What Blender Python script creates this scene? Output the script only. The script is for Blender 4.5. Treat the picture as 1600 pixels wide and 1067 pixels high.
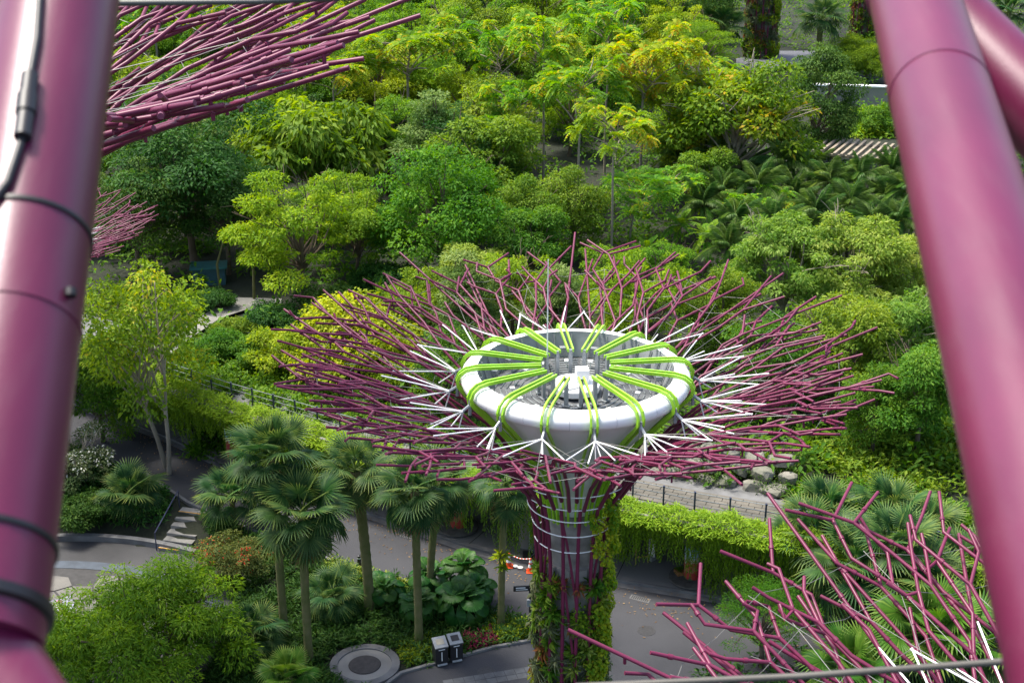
import bpy, bmesh, math, random
import numpy as np
from mathutils import Vector, Matrix, Quaternion

for o in list(bpy.data.objects):
    bpy.data.objects.remove(o)
scene = bpy.context.scene
COL = scene.collection
R = math.radians
PI = math.pi

# ------------------------------------------------------------------ camera
CAM_H = 34.0
PITCH = R(22.3)
FPX = 2222.0                      # focal length in pixels of the 1600 px wide photograph (50 mm)
cam_data = bpy.data.cameras.new('camera')
cam_data.sensor_width = 36.0
cam_data.lens = 36.0 * FPX / 1600.0
cam_data.clip_start = 0.1
cam_data.clip_end = 9000.0
cam_data.dof.use_dof = True
cam_data.dof.focus_distance = 52.0
cam_data.dof.aperture_fstop = 8.0
cam = bpy.data.objects.new('camera', cam_data)
COL.objects.link(cam)
cam.location = (0, 0, CAM_H)
cam.rotation_euler = (PI / 2 - PITCH, 0, 0)
scene.camera = cam

# ------------------------------------------------------------------ light
SUN_EL, SUN_AZ = 66.0, -62.0        # degrees; azimuth measured from +Y (view direction) towards +X
world = bpy.data.worlds.new('World')
scene.world = world
world.use_nodes = True
wn = world.node_tree
bg = wn.nodes['Background']
sky = wn.nodes.new('ShaderNodeTexSky')
sky.sky_type = 'NISHITA'
sky.sun_disc = False
sky.sun_elevation = R(SUN_EL)
sky.sun_rotation = R(SUN_AZ)
sky.air_density = 1.0
sky.dust_density = 3.0
sky.ozone_density = 1.0
wn.links.new(sky.outputs[0], bg.inputs[0])
bg.inputs[1].default_value = 0.15
sun_data = bpy.data.lights.new('sun', 'SUN')
sun_data.energy = 3.2
sun_data.angle = R(12)
sun_data.color = (1.0, 0.95, 0.86)
sun = bpy.data.objects.new('sun', sun_data)
COL.objects.link(sun)
sd = Vector((math.sin(R(SUN_AZ)) * math.cos(R(SUN_EL)), math.cos(R(SUN_AZ)) * math.cos(R(SUN_EL)), math.sin(R(SUN_EL))))
sun.rotation_euler = sd.to_track_quat('Z', 'Y').to_euler()
sun.location = (0, 0, 80)
scene.view_settings.view_transform = 'Standard'
scene.view_settings.look = 'None'
scene.view_settings.exposure = 1.15
scene.view_settings.gamma = 1.0
scene.cycles.max_bounces = 4
scene.cycles.diffuse_bounces = 2
scene.cycles.glossy_bounces = 2
scene.cycles.transmission_bounces = 2

# ------------------------------------------------------------------ helpers
def at(px, py, z=0.0):
    """ground point seen at photograph pixel px,py on the level z"""
    u = (px - 800) / FPX
    v = -(py - 533.5) / FPX
    d = Vector((u, math.cos(PITCH) + v * math.sin(PITCH), -math.sin(PITCH) + v * math.cos(PITCH)))
    t = (z - CAM_H) / d.z
    return Vector((0, 0, CAM_H)) + d * t

def depth_of(p):
    return p[1] * math.cos(PITCH) + (CAM_H - p[2]) * math.sin(PITCH)

def tag(o, label=None, cat=None, group=None, kind=None):
    if label: o['label'] = label
    if cat: o['category'] = cat
    if group: o['group'] = group
    if kind: o['kind'] = kind
    return o

def empty(name, loc=(0, 0, 0), rz=0.0, s=1.0):
    o = bpy.data.objects.new(name, None)
    COL.objects.link(o)
    o.empty_display_size = 0.3
    o.location = loc
    o.rotation_euler = (0, 0, rz)
    o.scale = (s, s, s)
    return o

def link(name, me, parent=None, loc=(0, 0, 0), rot=None, s=1.0):
    o = bpy.data.objects.new(name, me)
    COL.objects.link(o)
    o.parent = parent
    o.location = loc
    if rot is not None: o.rotation_euler = rot
    o.scale = (s, s, s) if not hasattr(s, '__len__') else s
    return o

def copy_tree(o, parent=None):
    c = o.copy()
    COL.objects.link(c)
    c.parent = parent
    for ch in list(o.children):
        copy_tree(ch, c)
    return c

class MB:
    def __init__(self):
        self.v = []; self.f = []; self.t = []
    def add(self, vs, fs, tint=0.5):
        n = len(self.v)
        self.v.extend([tuple(p) for p in vs])
        self.f.extend([tuple(i + n for i in f) for f in fs])
        self.t.extend([tint] * len(vs))
        return self
    def tube(self, pts, r, sides=7, cap=True, tint=0.5):
        pts = [Vector(p) for p in pts]
        n = len(pts)
        rs = r if hasattr(r, '__len__') else [r] * n
        prev = None; rings = []
        for i in range(n):
            d = (pts[min(i + 1, n - 1)] - pts[max(i - 1, 0)])
            if d.length < 1e-6: d = Vector((0, 0, 1))
            d.normalize()
            if prev is None:
                a = Vector((0, 0, 1)) if abs(d.z) < 0.9 else Vector((1, 0, 0))
                x = d.cross(a).normalized()
            else:
                x = (prev - d * prev.dot(d))
                x = x.normalized() if x.length > 1e-5 else d.orthogonal().normalized()
            prev = x
            y = d.cross(x)
            rings.append([pts[i] + (x * math.cos(2 * PI * k / sides) + y * math.sin(2 * PI * k / sides)) * rs[i] for k in range(sides)])
        vs = [p for ring in rings for p in ring]
        fs = []
        for i in range(n - 1):
            for k in range(sides):
                k2 = (k + 1) % sides
                fs.append((i * sides + k, i * sides + k2, (i + 1) * sides + k2, (i + 1) * sides + k))
        if cap:
            fs.append(tuple(range(sides - 1, -1, -1)))
            fs.append(tuple((n - 1) * sides + k for k in range(sides)))
        return self.add(vs, fs, tint)
    def box(self, c, s, rz=0.0, tint=0.5, M=None):
        m = M if M is not None else Matrix.Rotation(rz, 3, 'Z')
        vs = []
        for dz in (-.5, .5):
            for dx, dy in ((-.5, -.5), (.5, -.5), (.5, .5), (-.5, .5)):
                vs.append(Vector(c) + m @ Vector((dx * s[0], dy * s[1], dz * s[2])))
        return self.add(vs, [(3, 2, 1, 0), (4, 5, 6, 7), (0, 1, 5, 4), (1, 2, 6, 5), (2, 3, 7, 6), (3, 0, 4, 7)], tint)
    def lathe(self, prof, n=32, a0=0.0, a1=2 * PI, c=(0, 0, 0), tint=0.5):
        full = abs(a1 - a0 - 2 * PI) < 1e-6
        m = n if full else n + 1
        vs = []
        for r, z in prof:
            for k in range(m):
                a = a0 + (a1 - a0) * k / n
                vs.append((c[0] + r * math.cos(a), c[1] + r * math.sin(a), c[2] + z))
        fs = []
        for i in range(len(prof) - 1):
            for k in range(n):
                k2 = (k + 1) % m
                fs.append((i * m + k, i * m + k2, (i + 1) * m + k2, (i + 1) * m + k))
        return self.add(vs, fs, tint)
    def prism(self, poly, z0, z1, tint=0.5):
        """poly counter-clockwise xy"""
        n = len(poly)
        vs = [(p[0], p[1], z0) for p in poly] + [(p[0], p[1], z1) for p in poly]
        fs = [tuple(range(n - 1, -1, -1)), tuple(range(n, 2 * n))]
        for i in range(n):
            j = (i + 1) % n
            fs.append((i, j, n + j, n + i))
        return self.add(vs, fs, tint)
    def mesh(self, name, mat=None, smooth=False, tint=False, bevel=0):
        me = bpy.data.meshes.new(name)
        me.from_pydata(self.v, [], self.f)
        if mat: me.materials.append(mat)
        if tint:
            a = me.attributes.new('tint', 'FLOAT', 'POINT')
            a.data.foreach_set('value', np.array(self.t, dtype=np.float32))
        if smooth:
            me.polygons.foreach_set('use_smooth', [True] * len(me.polygons))
            try: me.set_sharp_from_angle(angle=R(50))
            except Exception: pass
        me.update()
        return me
    def build(self, name, mat, parent=None, smooth=False, loc=(0, 0, 0), tint=False):
        return link(name, self.mesh(name, mat, smooth, tint), parent, loc)

def np_mesh(name, V, F, mat, tint=None):
    """V (n,3) float, F (m,3) or (m,4) int"""
    V = np.ascontiguousarray(V, dtype=np.float32); F = np.ascontiguousarray(F, dtype=np.int32)
    me = bpy.data.meshes.new(name)
    k = F.shape[1]
    me.vertices.add(len(V)); me.vertices.foreach_set('co', V.ravel())
    me.loops.add(F.size); me.loops.foreach_set('vertex_index', F.ravel())
    me.polygons.add(len(F))
    me.polygons.foreach_set('loop_start', np.arange(0, F.size, k, dtype=np.int32))
    try: me.polygons.foreach_set('loop_total', np.full(len(F), k, dtype=np.int32))
    except Exception: pass
    if tint is not None:
        a = me.attributes.new('tint', 'FLOAT', 'POINT')
        a.data.foreach_set('value', np.ascontiguousarray(tint, dtype=np.float32))
    me.materials.append(mat)
    me.update(calc_edges=True)
    return me

def unit(a):
    return a / np.maximum(np.linalg.norm(a, axis=1, keepdims=True), 1e-6)

def leaf_arrays(P, A, N, L, W, tint, droop=0.0, fold=0.12):
    """folded pointed leaves: 4 verts, 2 tris each"""
    n = len(P)
    A = unit(A); N = unit(N - A * np.sum(A * N, axis=1, keepdims=True))
    B = np.cross(A, N)
    L = L[:, None]; W = W[:, None]
    mid = P + A * L * 0.45
    tip = P + A * L
    tip = tip - np.array([[0, 0, 1.0]]) * L * droop
    V = np.stack([P, mid + B * W * .5 + N * W * fold, tip, mid - B * W * .5 + N * W * fold], axis=1).reshape(-1, 3)
    b = np.arange(n)[:, None] * 4
    F = np.concatenate([b + np.array([[0, 1, 2]]), b + np.array([[0, 2, 3]])], axis=0)
    return V, F, np.repeat(tint, 4)

# ------------------------------------------------------------------ materials
MATS = {}
def nodes_of(name):
    m = bpy.data.materials.new(name); m.use_nodes = True
    nt = m.node_tree
    b = nt.nodes['Principled BSDF']
    return m, nt, b

def mat(name, col, rough=0.6, metal=0.0, var=0.15, scale=4.0, col2=None, bump=0.0, coat=0.0, spec=0.5, bscale=None, detail=5.0, obj=True):
    if name in MATS: return MATS[name]
    m, nt, b = nodes_of(name)
    tc = nt.nodes.new('ShaderNodeTexCoord')
    no = nt.nodes.new('ShaderNodeTexNoise')
    no.inputs['Scale'].default_value = scale; no.inputs['Detail'].default_value = detail
    geo = nt.nodes.new('ShaderNodeNewGeometry')
    nt.links.new(tc.outputs['Object'] if obj else geo.outputs['Position'], no.inputs['Vector'])
    ramp = nt.nodes.new('ShaderNodeValToRGB')
    c2 = col2 if col2 else tuple(c * (1 - var) for c in col)
    c1 = col if col2 else tuple(min(1, c * (1 + var)) for c in col)
    ramp.color_ramp.elements[0].position = 0.32; ramp.color_ramp.elements[0].color = (*c2, 1)
    ramp.color_ramp.elements[1].position = 0.68; ramp.color_ramp.elements[1].color = (*c1, 1)
    nt.links.new(no.outputs['Fac'], ramp.inputs['Fac'])
    nt.links.new(ramp.outputs['Color'], b.inputs['Base Color'])
    b.inputs['Roughness'].default_value = rough
    b.inputs['Metallic'].default_value = metal
    b.inputs['Specular IOR Level'].default_value = spec
    if coat:
        b.inputs['Coat Weight'].default_value = coat
        b.inputs['Coat Roughness'].default_value = 0.25
    if bump:
        n2 = nt.nodes.new('ShaderNodeTexNoise'); n2.inputs['Scale'].default_value = bscale or scale * 6
        n2.inputs['Detail'].default_value = 4
        nt.links.new(tc.outputs['Object'] if obj else geo.outputs['Position'], n2.inputs['Vector'])
        bp = nt.nodes.new('ShaderNodeBump'); bp.inputs['Strength'].default_value = bump; bp.inputs['Distance'].default_value = 0.05
        nt.links.new(n2.outputs['Fac'], bp.inputs['Height'])
        nt.links.new(bp.outputs['Normal'], b.inputs['Normal'])
    MATS[name] = m
    return m

def leaf_mat(name, dark, mid, light, transl=0.35, rough=0.6, hue=0.025, spec=0.16, accent=None):
    """leaf colour by the per-leaf 'tint' value, a little different on every plant"""
    if name in MATS: return MATS[name]
    m, nt, b = nodes_of(name)
    at_ = nt.nodes.new('ShaderNodeAttribute'); at_.attribute_name = 'tint'
    ramp = nt.nodes.new('ShaderNodeValToRGB')
    e = ramp.color_ramp.elements
    e[0].position = 0.0; e[0].color = (*dark, 1)
    e[1].position = 0.5; e[1].color = (*mid, 1)
    x = e.new(0.9); x.color = (*light, 1)
    if accent:
        x = e.new(0.97); x.color = (*accent, 1)
    oi = nt.nodes.new('ShaderNodeObjectInfo')
    hs = nt.nodes.new('ShaderNodeHueSaturation')
    mr = nt.nodes.new('ShaderNodeMapRange'); mr.inputs['To Min'].default_value = 0.5 - hue; mr.inputs['To Max'].default_value = 0.5 + hue
    mv = nt.nodes.new('ShaderNodeMapRange'); mv.inputs['To Min'].default_value = 1.15; mv.inputs['To Max'].default_value = 0.85
    nt.links.new(oi.outputs['Random'], mr.inputs['Value']); nt.links.new(oi.outputs['Random'], mv.inputs['Value'])
    nt.links.new(mr.outputs[0], hs.inputs['Hue']); nt.links.new(mv.outputs[0], hs.inputs['Value'])
    nt.links.new(at_.outputs['Fac'], ramp.inputs['Fac'])
    nt.links.new(ramp.outputs['Color'], hs.inputs['Color'])
    nt.links.new(hs.outputs['Color'], b.inputs['Base Color'])
    b.inputs['Roughness'].default_value = rough
    b.inputs['Specular IOR Level'].default_value = spec
    tr = nt.nodes.new('ShaderNodeBsdfTranslucent')
    g2 = nt.nodes.new('ShaderNodeHueSaturation'); g2.inputs['Hue'].default_value = 0.485; g2.inputs['Saturation'].default_value = 1.1; g2.inputs['Value'].default_value = 1.5
    nt.links.new(hs.outputs['Color'], g2.inputs['Color'])
    nt.links.new(g2.outputs['Color'], tr.inputs['Color'])
    mx = nt.nodes.new('ShaderNodeMixShader'); mx.inputs[0].default_value = transl
    nt.links.new(b.outputs[0], mx.inputs[1]); nt.links.new(tr.outputs[0], mx.inputs[2])
    nt.links.new(mx.outputs[0], nt.nodes['Material Output'].inputs['Surface'])
    MATS[name] = m
    return m

PURPLE = mat('plum painted steel', (0.140, 0.016, 0.050), 0.42, var=0.14, scale=1.3, spec=0.4, bump=0.03, bscale=60)
PURPLE_NEAR = mat('plum painted steel close', (0.122, 0.007, 0.042), 0.40, var=0.1, scale=5, spec=0.65, detail=9, bump=0.02, bscale=160)
GREENP = mat('lime painted steel', (0.30, 0.60, 0.02), 0.4, var=0.10, scale=2, coat=0.2)
WHITEP = mat('white painted steel', (0.80, 0.80, 0.78), 0.4, var=0.06, scale=2)
WHITEB = mat('white membrane panels', (0.80, 0.80, 0.77), 0.45, var=0.05, scale=1.2, bump=0.02)
GREYF = mat('grey floor grating', (0.11, 0.115, 0.12), 0.6, var=0.25, scale=5)
GREYM = mat('galvanised steel', (0.30, 0.32, 0.33), 0.5, metal=0.4, var=0.15, scale=5)
WIRE = mat('stainless wire', (0.22, 0.21, 0.19), 0.5, metal=0.3, var=0.1)
CONC = mat('weathered concrete', (0.22, 0.21, 0.19), 0.85, scale=1.1, col2=(0.105, 0.10, 0.09), bump=0.25, bscale=12)
CONCL = mat('pale concrete', (0.27, 0.26, 0.235), 0.85, scale=0.6, col2=(0.17, 0.165, 0.15), bump=0.2, bscale=14)
ASPH = mat('asphalt', (0.048, 0.049, 0.055), 0.85, scale=0.22, col2=(0.029, 0.030, 0.035), bump=0.25, bscale=26, detail=9, obj=False)
KERB = mat('kerb stone', (0.17, 0.17, 0.168), 0.8, scale=1.5, col2=(0.10, 0.10, 0.098), bump=0.2)
PAVE = mat('under-deck paving', (0.20, 0.19, 0.175), 0.8, scale=0.5, col2=(0.17, 0.165, 0.155), bump=0.15, bscale=10)
SOIL = mat('dark soil', (0.018, 0.022, 0.010), 0.95, scale=0.8, col2=(0.010, 0.014, 0.006), bump=0.6, bscale=5, obj=False)
BARK = mat('brown bark', (0.17, 0.125, 0.085), 0.9, scale=5, col2=(0.075, 0.055, 0.038), bump=0.5, bscale=18)
BARKP = mat('pale bark', (0.34, 0.29, 0.22), 0.85, scale=4, col2=(0.20, 0.165, 0.12), bump=0.4, bscale=16)
PALMB = mat('mossy palm bark', (0.155, 0.135, 0.055), 0.9, scale=2.2, col2=(0.085, 0.105, 0.020), bump=0.5, bscale=14)
BLACKP = mat('black plastic', (0.016, 0.016, 0.018), 0.45, var=0.2)
NAVY = mat('navy painted steel', (0.030, 0.035, 0.075), 0.45, var=0.2)
ROCK = mat('grey boulder', (0.235, 0.22, 0.185), 0.9, scale=1.1, col2=(0.075, 0.085, 0.05), bump=0.5, bscale=5, obj=False)
STONE = mat('paving stone', (0.165, 0.155, 0.135), 0.85, scale=0.7, col2=(0.105, 0.10, 0.092), bump=0.25, bscale=12, obj=False)
BRICKP = mat('beige paver', (0.15, 0.135, 0.108), 0.85, scale=0.9, col2=(0.075, 0.07, 0.055), bump=0.2, bscale=14, obj=False)
ORANGE = mat('orange plastic', (0.75, 0.08, 0.015), 0.5, var=0.1)
YELLOWP = mat('yellow edge paint', (0.62, 0.30, 0.03), 0.6, var=0.15)
TEAL = mat('teal painted roof', (0.03, 0.14, 0.14), 0.5, var=0.2)
BLUEC = mat('blue plastic', (0.03, 0.075, 0.20), 0.45, var=0.3, scale=3)
WOODG = mat('weathered pergola timber', (0.36, 0.30, 0.22), 0.8, scale=3, col2=(0.22, 0.18, 0.13))

LM = {
 'yellow': leaf_mat('leaf yellow green', (0.085, 0.18, 0.008), (0.185, 0.315, 0.012), (0.35, 0.45, 0.03), 0.45),
 'lone': leaf_mat('leaf fresh green', (0.065, 0.15, 0.010), (0.14, 0.265, 0.014), (0.29, 0.40, 0.03), 0.42, accent=(0.42, 0.40, 0.03)),
 'gold': leaf_mat('leaf golden green', (0.105, 0.19, 0.008), (0.215, 0.325, 0.014), (0.40, 0.47, 0.04), 0.45),
 'bright': leaf_mat('leaf bright green', (0.048, 0.13, 0.008), (0.105, 0.235, 0.012), (0.21, 0.35, 0.025), 0.42),
 'mid': leaf_mat('leaf mid green', (0.045, 0.12, 0.010), (0.095, 0.205, 0.016), (0.19, 0.30, 0.03), 0.4),
 'dark': leaf_mat('leaf dark green', (0.020, 0.066, 0.010), (0.042, 0.115, 0.016), (0.095, 0.185, 0.03), 0.33),
 'pale': leaf_mat('leaf pale green', (0.085, 0.17, 0.018), (0.175, 0.285, 0.034), (0.34, 0.43, 0.09), 0.42),
 'grey': leaf_mat('leaf grey green', (0.055, 0.125, 0.022), (0.115, 0.20, 0.04), (0.23, 0.31, 0.09), 0.35),
 'olive': leaf_mat('leaf olive yellow', (0.085, 0.16, 0.010), (0.19, 0.28, 0.014), (0.36, 0.40, 0.026), 0.42, accent=(0.50, 0.30, 0.02)),
 'palm': leaf_mat('fan palm leaf', (0.018, 0.062, 0.014), (0.042, 0.112, 0.026), (0.20, 0.28, 0.06), 0.28, rough=0.5, spec=0.25, accent=(0.36, 0.30, 0.10)),
 'palmb': leaf_mat('young fan palm leaf', (0.04, 0.12, 0.016), (0.085, 0.20, 0.022), (0.19, 0.28, 0.05), 0.33, rough=0.4),
 'coco': leaf_mat('feather palm leaf', (0.045, 0.12, 0.020), (0.10, 0.205, 0.036), (0.24, 0.35, 0.10), 0.3, rough=0.45, spec=0.3),
 'fern': leaf_mat('tree fern leaf', (0.06, 0.16, 0.010), (0.12, 0.26, 0.015), (0.22, 0.36, 0.03), 0.42),
 'licuala': leaf_mat('pleated fan leaf', (0.016, 0.07, 0.012), (0.034, 0.125, 0.018), (0.075, 0.19, 0.03), 0.3, rough=0.45, spec=0.3),
 'lime': leaf_mat('lime creeper leaf', (0.11, 0.22, 0.010), (0.22, 0.34, 0.015), (0.40, 0.46, 0.03), 0.35),
 'creeper': leaf_mat('hanging creeper leaf', (0.065, 0.16, 0.008), (0.15, 0.295, 0.014), (0.27, 0.42, 0.03), 0.4),
 'brom': leaf_mat('bromeliad leaf', (0.09, 0.12, 0.02), (0.20, 0.10, 0.035), (0.36, 0.14, 0.04), 0.25),
 'till': leaf_mat('grey tillandsia leaf', (0.11, 0.15, 0.06), (0.22, 0.27, 0.13), (0.36, 0.40, 0.23), 0.25),
 'red': leaf_mat('red cordyline leaf', (0.10, 0.012, 0.025), (0.20, 0.02, 0.04), (0.32, 0.05, 0.06), 0.3),
 'redshrub': leaf_mat('green shrub with red blossom', (0.035, 0.07, 0.015), (0.085, 0.12, 0.025), (0.14, 0.16, 0.03), 0.3, accent=(0.55, 0.09, 0.02)),
 'whitefl': leaf_mat('shrub with white blossom', (0.03, 0.07, 0.02), (0.075, 0.12, 0.035), (0.15, 0.19, 0.08), 0.25, accent=(0.72, 0.72, 0.62)),
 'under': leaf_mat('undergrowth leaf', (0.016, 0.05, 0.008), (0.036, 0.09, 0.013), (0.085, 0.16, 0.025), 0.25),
 'straw': leaf_mat('dead palm leaf', (0.13, 0.075, 0.03), (0.22, 0.14, 0.06), (0.32, 0.22, 0.10), 0.2),
}

# ------------------------------------------------------------------ terrain
DECK = [(-60, 94.0), (-26, 73.4), (-15.2, 65.7), (-3.1, 58.3), (7.5, 53.8), (10.5, 52.7), (20, 49.4), (60, 36)]
def deck_d(x, y):
    """distance behind the front edge of the raised walkway (positive away from the camera)"""
    best = None
    for (x0, y0), (x1, y1) in zip(DECK[:-1], DECK[1:]):
        dx, dy = x1 - x0, y1 - y0
        L2 = dx * dx + dy * dy
        t = np.clip(((x - x0) * dx + (y - y0) * dy) / L2, 0, 1)
        ex, ey = x - (x0 + t * dx), y - (y0 + t * dy)
        dist = np.sqrt(ex * ex + ey * ey)
        sgn = np.sign(dx * (y - y0) - dy * (x - x0))
        if best is None: best, bs = dist, sgn
        else:
            k = dist < best
            best = np.where(k, dist, best); bs = np.where(k, sgn, bs)
    return best * bs
UP = 3.5
PLC = (-21.0, 47.0)
def sstep(a, b, x):
    t = np.clip((x - a) / (b - a), 0, 1)
    return t * t * (3 - 2 * t)
def terrain(x, y):
    x = np.asarray(x, float); y = np.asarray(y, float)
    d = deck_d(x, y)
    z = UP * sstep(4.3, 5.0, d) - 0.05
    z = z + sstep(8, 26, d) * (0.22 * np.sin(x * .11 + 1) * np.cos(y * .09))
    dp = np.hypot(x - PLC[0], y - PLC[1])
    ang = np.degrees(np.arctan2(y - PLC[1], x - PLC[0]))
    sec = sstep(28, 40, ang) * (1 - sstep(170, 190, ang)) + (dp < 9)
    z = z - 0.96 * (1 - sstep(12.9, 14.6, dp)) * np.clip(sec, 0, 1)
    return z
def tz(x, y): return float(terrain(np.array([x]), np.array([y]))[0])

gx = np.concatenate([[-4000, -1500, -500, -250], np.arange(-140, 141, 1.6), [250, 500, 1500, 4000]])
gy = np.concatenate([[-1000, -200, -40], np.arange(0, 100, 1.0), np.arange(100, 300, 4), [340, 500, 1200, 5000]])
GX, GY = np.meshgrid(gx, gy)
GZ = terrain(GX.ravel(), GY.ravel())
nx, ny = len(gx), len(gy)
ii = np.arange((ny - 1) * (nx - 1)); r_, c_ = ii // (nx - 1), ii % (nx - 1)
b_ = r_ * nx + c_
o = link('ground', np_mesh('ground', np.stack([GX.ravel(), GY.ravel(), GZ], 1), np.stack([b_, b_ + 1, b_ + nx + 1, b_ + nx], 1), SOIL))
tag(o, 'dark planted soil of the garden', 'ground', kind='structure')

# ------------------------------------------------------------------ road, pavement, plaza
FAR = [(-60, 95.5), (-22.5, 71.9), (-18.2, 68.7), (-15.4, 66.3), (-6.2, 60.2), (-2.1, 57.6), (1.4, 55.7), (4.6, 54.6), (8.8, 53.3), (13.7, 51.7), (60, 36.5)]
NEAR = [(-60, 91), (-24, 68.7), (-18.7, 64.9), (-15.9, 61.9), (-11.5, 58.6), (-6.9, 55.6), (-4.6, 54.7), (-0.8, 52.3), (1.0, 51.5), (1.75, 50.9)]
ISL = [(1.1, 50.2), (-0.8, 49.6), (-2.6, 48.75), (-4.5, 47.8), (-5.5, 46.4), (-6.5, 43)]
poly = [Vector((x, y, 0.0)) for x, y in FAR] + [Vector((60, 10, 0)), Vector((-7, 10, 0))] + [Vector((x, y, 0)) for x, y in ISL[::-1]] + [Vector((x, y, 0)) for x, y in NEAR[::-1]]
from mathutils.geometry import tessellate_polygon
def flat_poly(name, pts, z, m):
    tris = tessellate_polygon([[Vector((p[0], p[1], 0)) for p in pts]])
    V = np.array([(p[0], p[1], z) for p in pts]); T = np.array(tris)
    # face up
    a, b, c = V[T[:, 0]], V[T[:, 1]], V[T[:, 2]]
    fl = np.cross(b - a, c - a)[:, 2] < 0
    T[fl] = T[fl][:, ::-1]
    return link(name, np_mesh(name, V, T, m))
o = flat_poly('road', poly, 0.012, ASPH); tag(o, 'dark asphalt service road running past the tower', 'road', kind='structure')

def offset(pl, d):
    out = []
    for i, p in enumerate(pl):
        a = Vector(pl[max(i - 1, 0)]); b = Vector(pl[min(i + 1, len(pl) - 1)])
        t = (b - a).normalized()
        out.append((p[0] - t.y * d, p[1] + t.x * d))
    return out
def strip(mb, pl, d0, d1, z0, z1):
    a = offset(pl, d0); b = offset(pl, d1)
    for i in range(len(pl) - 1):
        mb.prism([a[i], a[i + 1], b[i + 1], b[i]][::1], z0, z1)
mb = MB(); strip(mb, FAR, -0.0, 0.16, -0.2, 0.135); strip(mb, FAR, -0.34, 0.0, -0.2, 0.022)
o = mb.build('kerb', KERB); tag(o, 'pale stone kerb along the far side of the road', 'kerb', kind='structure')
mb = MB(); strip(mb, NEAR, -0.16, 0.0, -0.2, 0.11); strip(mb, ISL, 0.0, 0.14, -0.2, 0.11)
o = mb.build('kerb_planting_bed', KERB); tag(o, 'low kerb round the planting bed', 'kerb', kind='structure')
mb = MB(); strip(mb, FAR, 0.16, 6.2, -0.3, 0.125)
o = mb.build('pavement', PAVE); tag(o, 'concrete pavement below the raised walkway', 'pavement', kind='structure')
# joints of the pavement slabs are real gaps: thin dark strips would repeat, so the slabs carry a score line each
mb = MB()
fo = offset(FAR, 0.2); fb = offset(FAR, 5.4)
for i in range(len(FAR) - 1):
    a, b = Vector(fo[i]), Vector(fo[i + 1]); c, d = Vector(fb[i]), Vector(fb[i + 1])
    n = max(1, int((b - a).length / 2.4))
    for k in range(n):
        p, q = a.lerp(b, k / n), c.lerp(d, k / n)
        t = (q - p); mb.box(((p.x + q.x) / 2, (p.y + q.y) / 2, 0.1265), (t.length, 0.035, 0.004), math.atan2(t.y, t.x))
o = mb.build('pavement_joint', SOIL); tag(o, 'dark joints across the pavement', 'joint', kind='structure')

# plaza lower left
def arc_disc(name, r0, r1, z, m, a0=30, a1=185, n=60):
    mb = MB()
    mb.lathe([(r1, z), (r0, z)], n, R(a0), R(a1), (PLC[0], PLC[1], 0))
    return mb.build(name, m)
o = arc_disc('plaza_road', 10.95, 12.75, -0.905, mat('damp asphalt', (0.062, 0.061, 0.062), 0.62, scale=0.35, col2=(0.028, 0.028, 0.03), bump=0.2, bscale=26, detail=8, obj=False)); tag(o, kind='structure')
o = arc_disc('plaza_band', 10.3, 10.95, -0.90, mat('blue grey granite band', (0.062, 0.077, 0.096), 0.75, scale=2, var=0.2, bump=0.1, obj=False)); tag(o, kind='structure')
mb = MB(); mb.lathe([(10.3, -0.915), (0.01, -0.915)], 60, R(0), R(360), (PLC[0], PLC[1], 0))
plz = mb.build('plaza', mat('dark paving joint', (0.05, 0.048, 0.046), 0.9, obj=False)); tag(plz, 'stone paved round plaza in the lower left', 'plaza', kind='structure')
mb = MB()
mb.lathe([(12.75, -1.0), (12.75, -0.62), (13.05, -0.62), (13.05, -1.0)], 60, R(62), R(185), (PLC[0], PLC[1], 0))
mb.lathe([(12.75, -1.0), (12.75, -0.80), (12.95, -0.80), (12.95, -1.0)], 20, R(30), R(60), (PLC[0], PLC[1], 0))
o = mb.build('plaza_kerb', KERB); tag(o, kind='structure')
rng = random.Random(5)
hexr = 0.86
jit = {}
def hv(x, y):
    k = (round(x, 2), round(y, 2))
    if k not in jit: jit[k] = (x + rng.uniform(-.2, .2), y + rng.uniform(-.2, .2))
    return jit[k]
nst = 0
for i in range(-9, 14):
    for j in range(-2, 10):
        cx = PLC[0] + i * hexr * 1.5; cy = PLC[1] + (j + (i % 2) * .5) * hexr * math.sqrt(3)
        if math.hypot(cx - PLC[0], cy - PLC[1]) > 9.55 or cy < 50 or cx < -24: continue
        vs = [hv(cx + hexr * math.cos(R(60 * k)), cy + hexr * math.sin(R(60 * k))) for k in range(6)]
        pts = [(cx + (vx - cx) * .93, cy + (vy - cy) * .93) for vx, vy in vs]
        mb = MB(); mb.prism(pts, -1.0, -0.888 + rng.uniform(-.006, .006))
        mb.build('paving_stone', STONE, plz); nst += 1

# stairs from the plaza to the road
st = empty('staircase', (-16.1, 58.7, -0.9), R(-14))
for k in range(6):
    mb = MB(); mb.box((0, 0.25 + k * 0.45, 0.075 + k * 0.075), (1.5, 0.46, 0.15 + k * 0.15)); s_ = mb.build('step', CONCL, st)
    mb = MB(); mb.box((0, 0.03 + k * .45, 0.155 + k * .15), (1.5, 0.05, 0.012)); mb.build('nosing', YELLOWP if k in (0, 5) else KERB, s_)
mb = MB()
mb.tube([(-.85, 0, 0), (-.85, 0, .95), (-.85, 2.6, 1.85), (-.85, 2.6, .9)], 0.03, 6)
mb.build('handrail', NAVY, st)
tag(st, 'short grey concrete staircase with yellow top and bottom edges beside palms', 'stairs')

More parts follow.
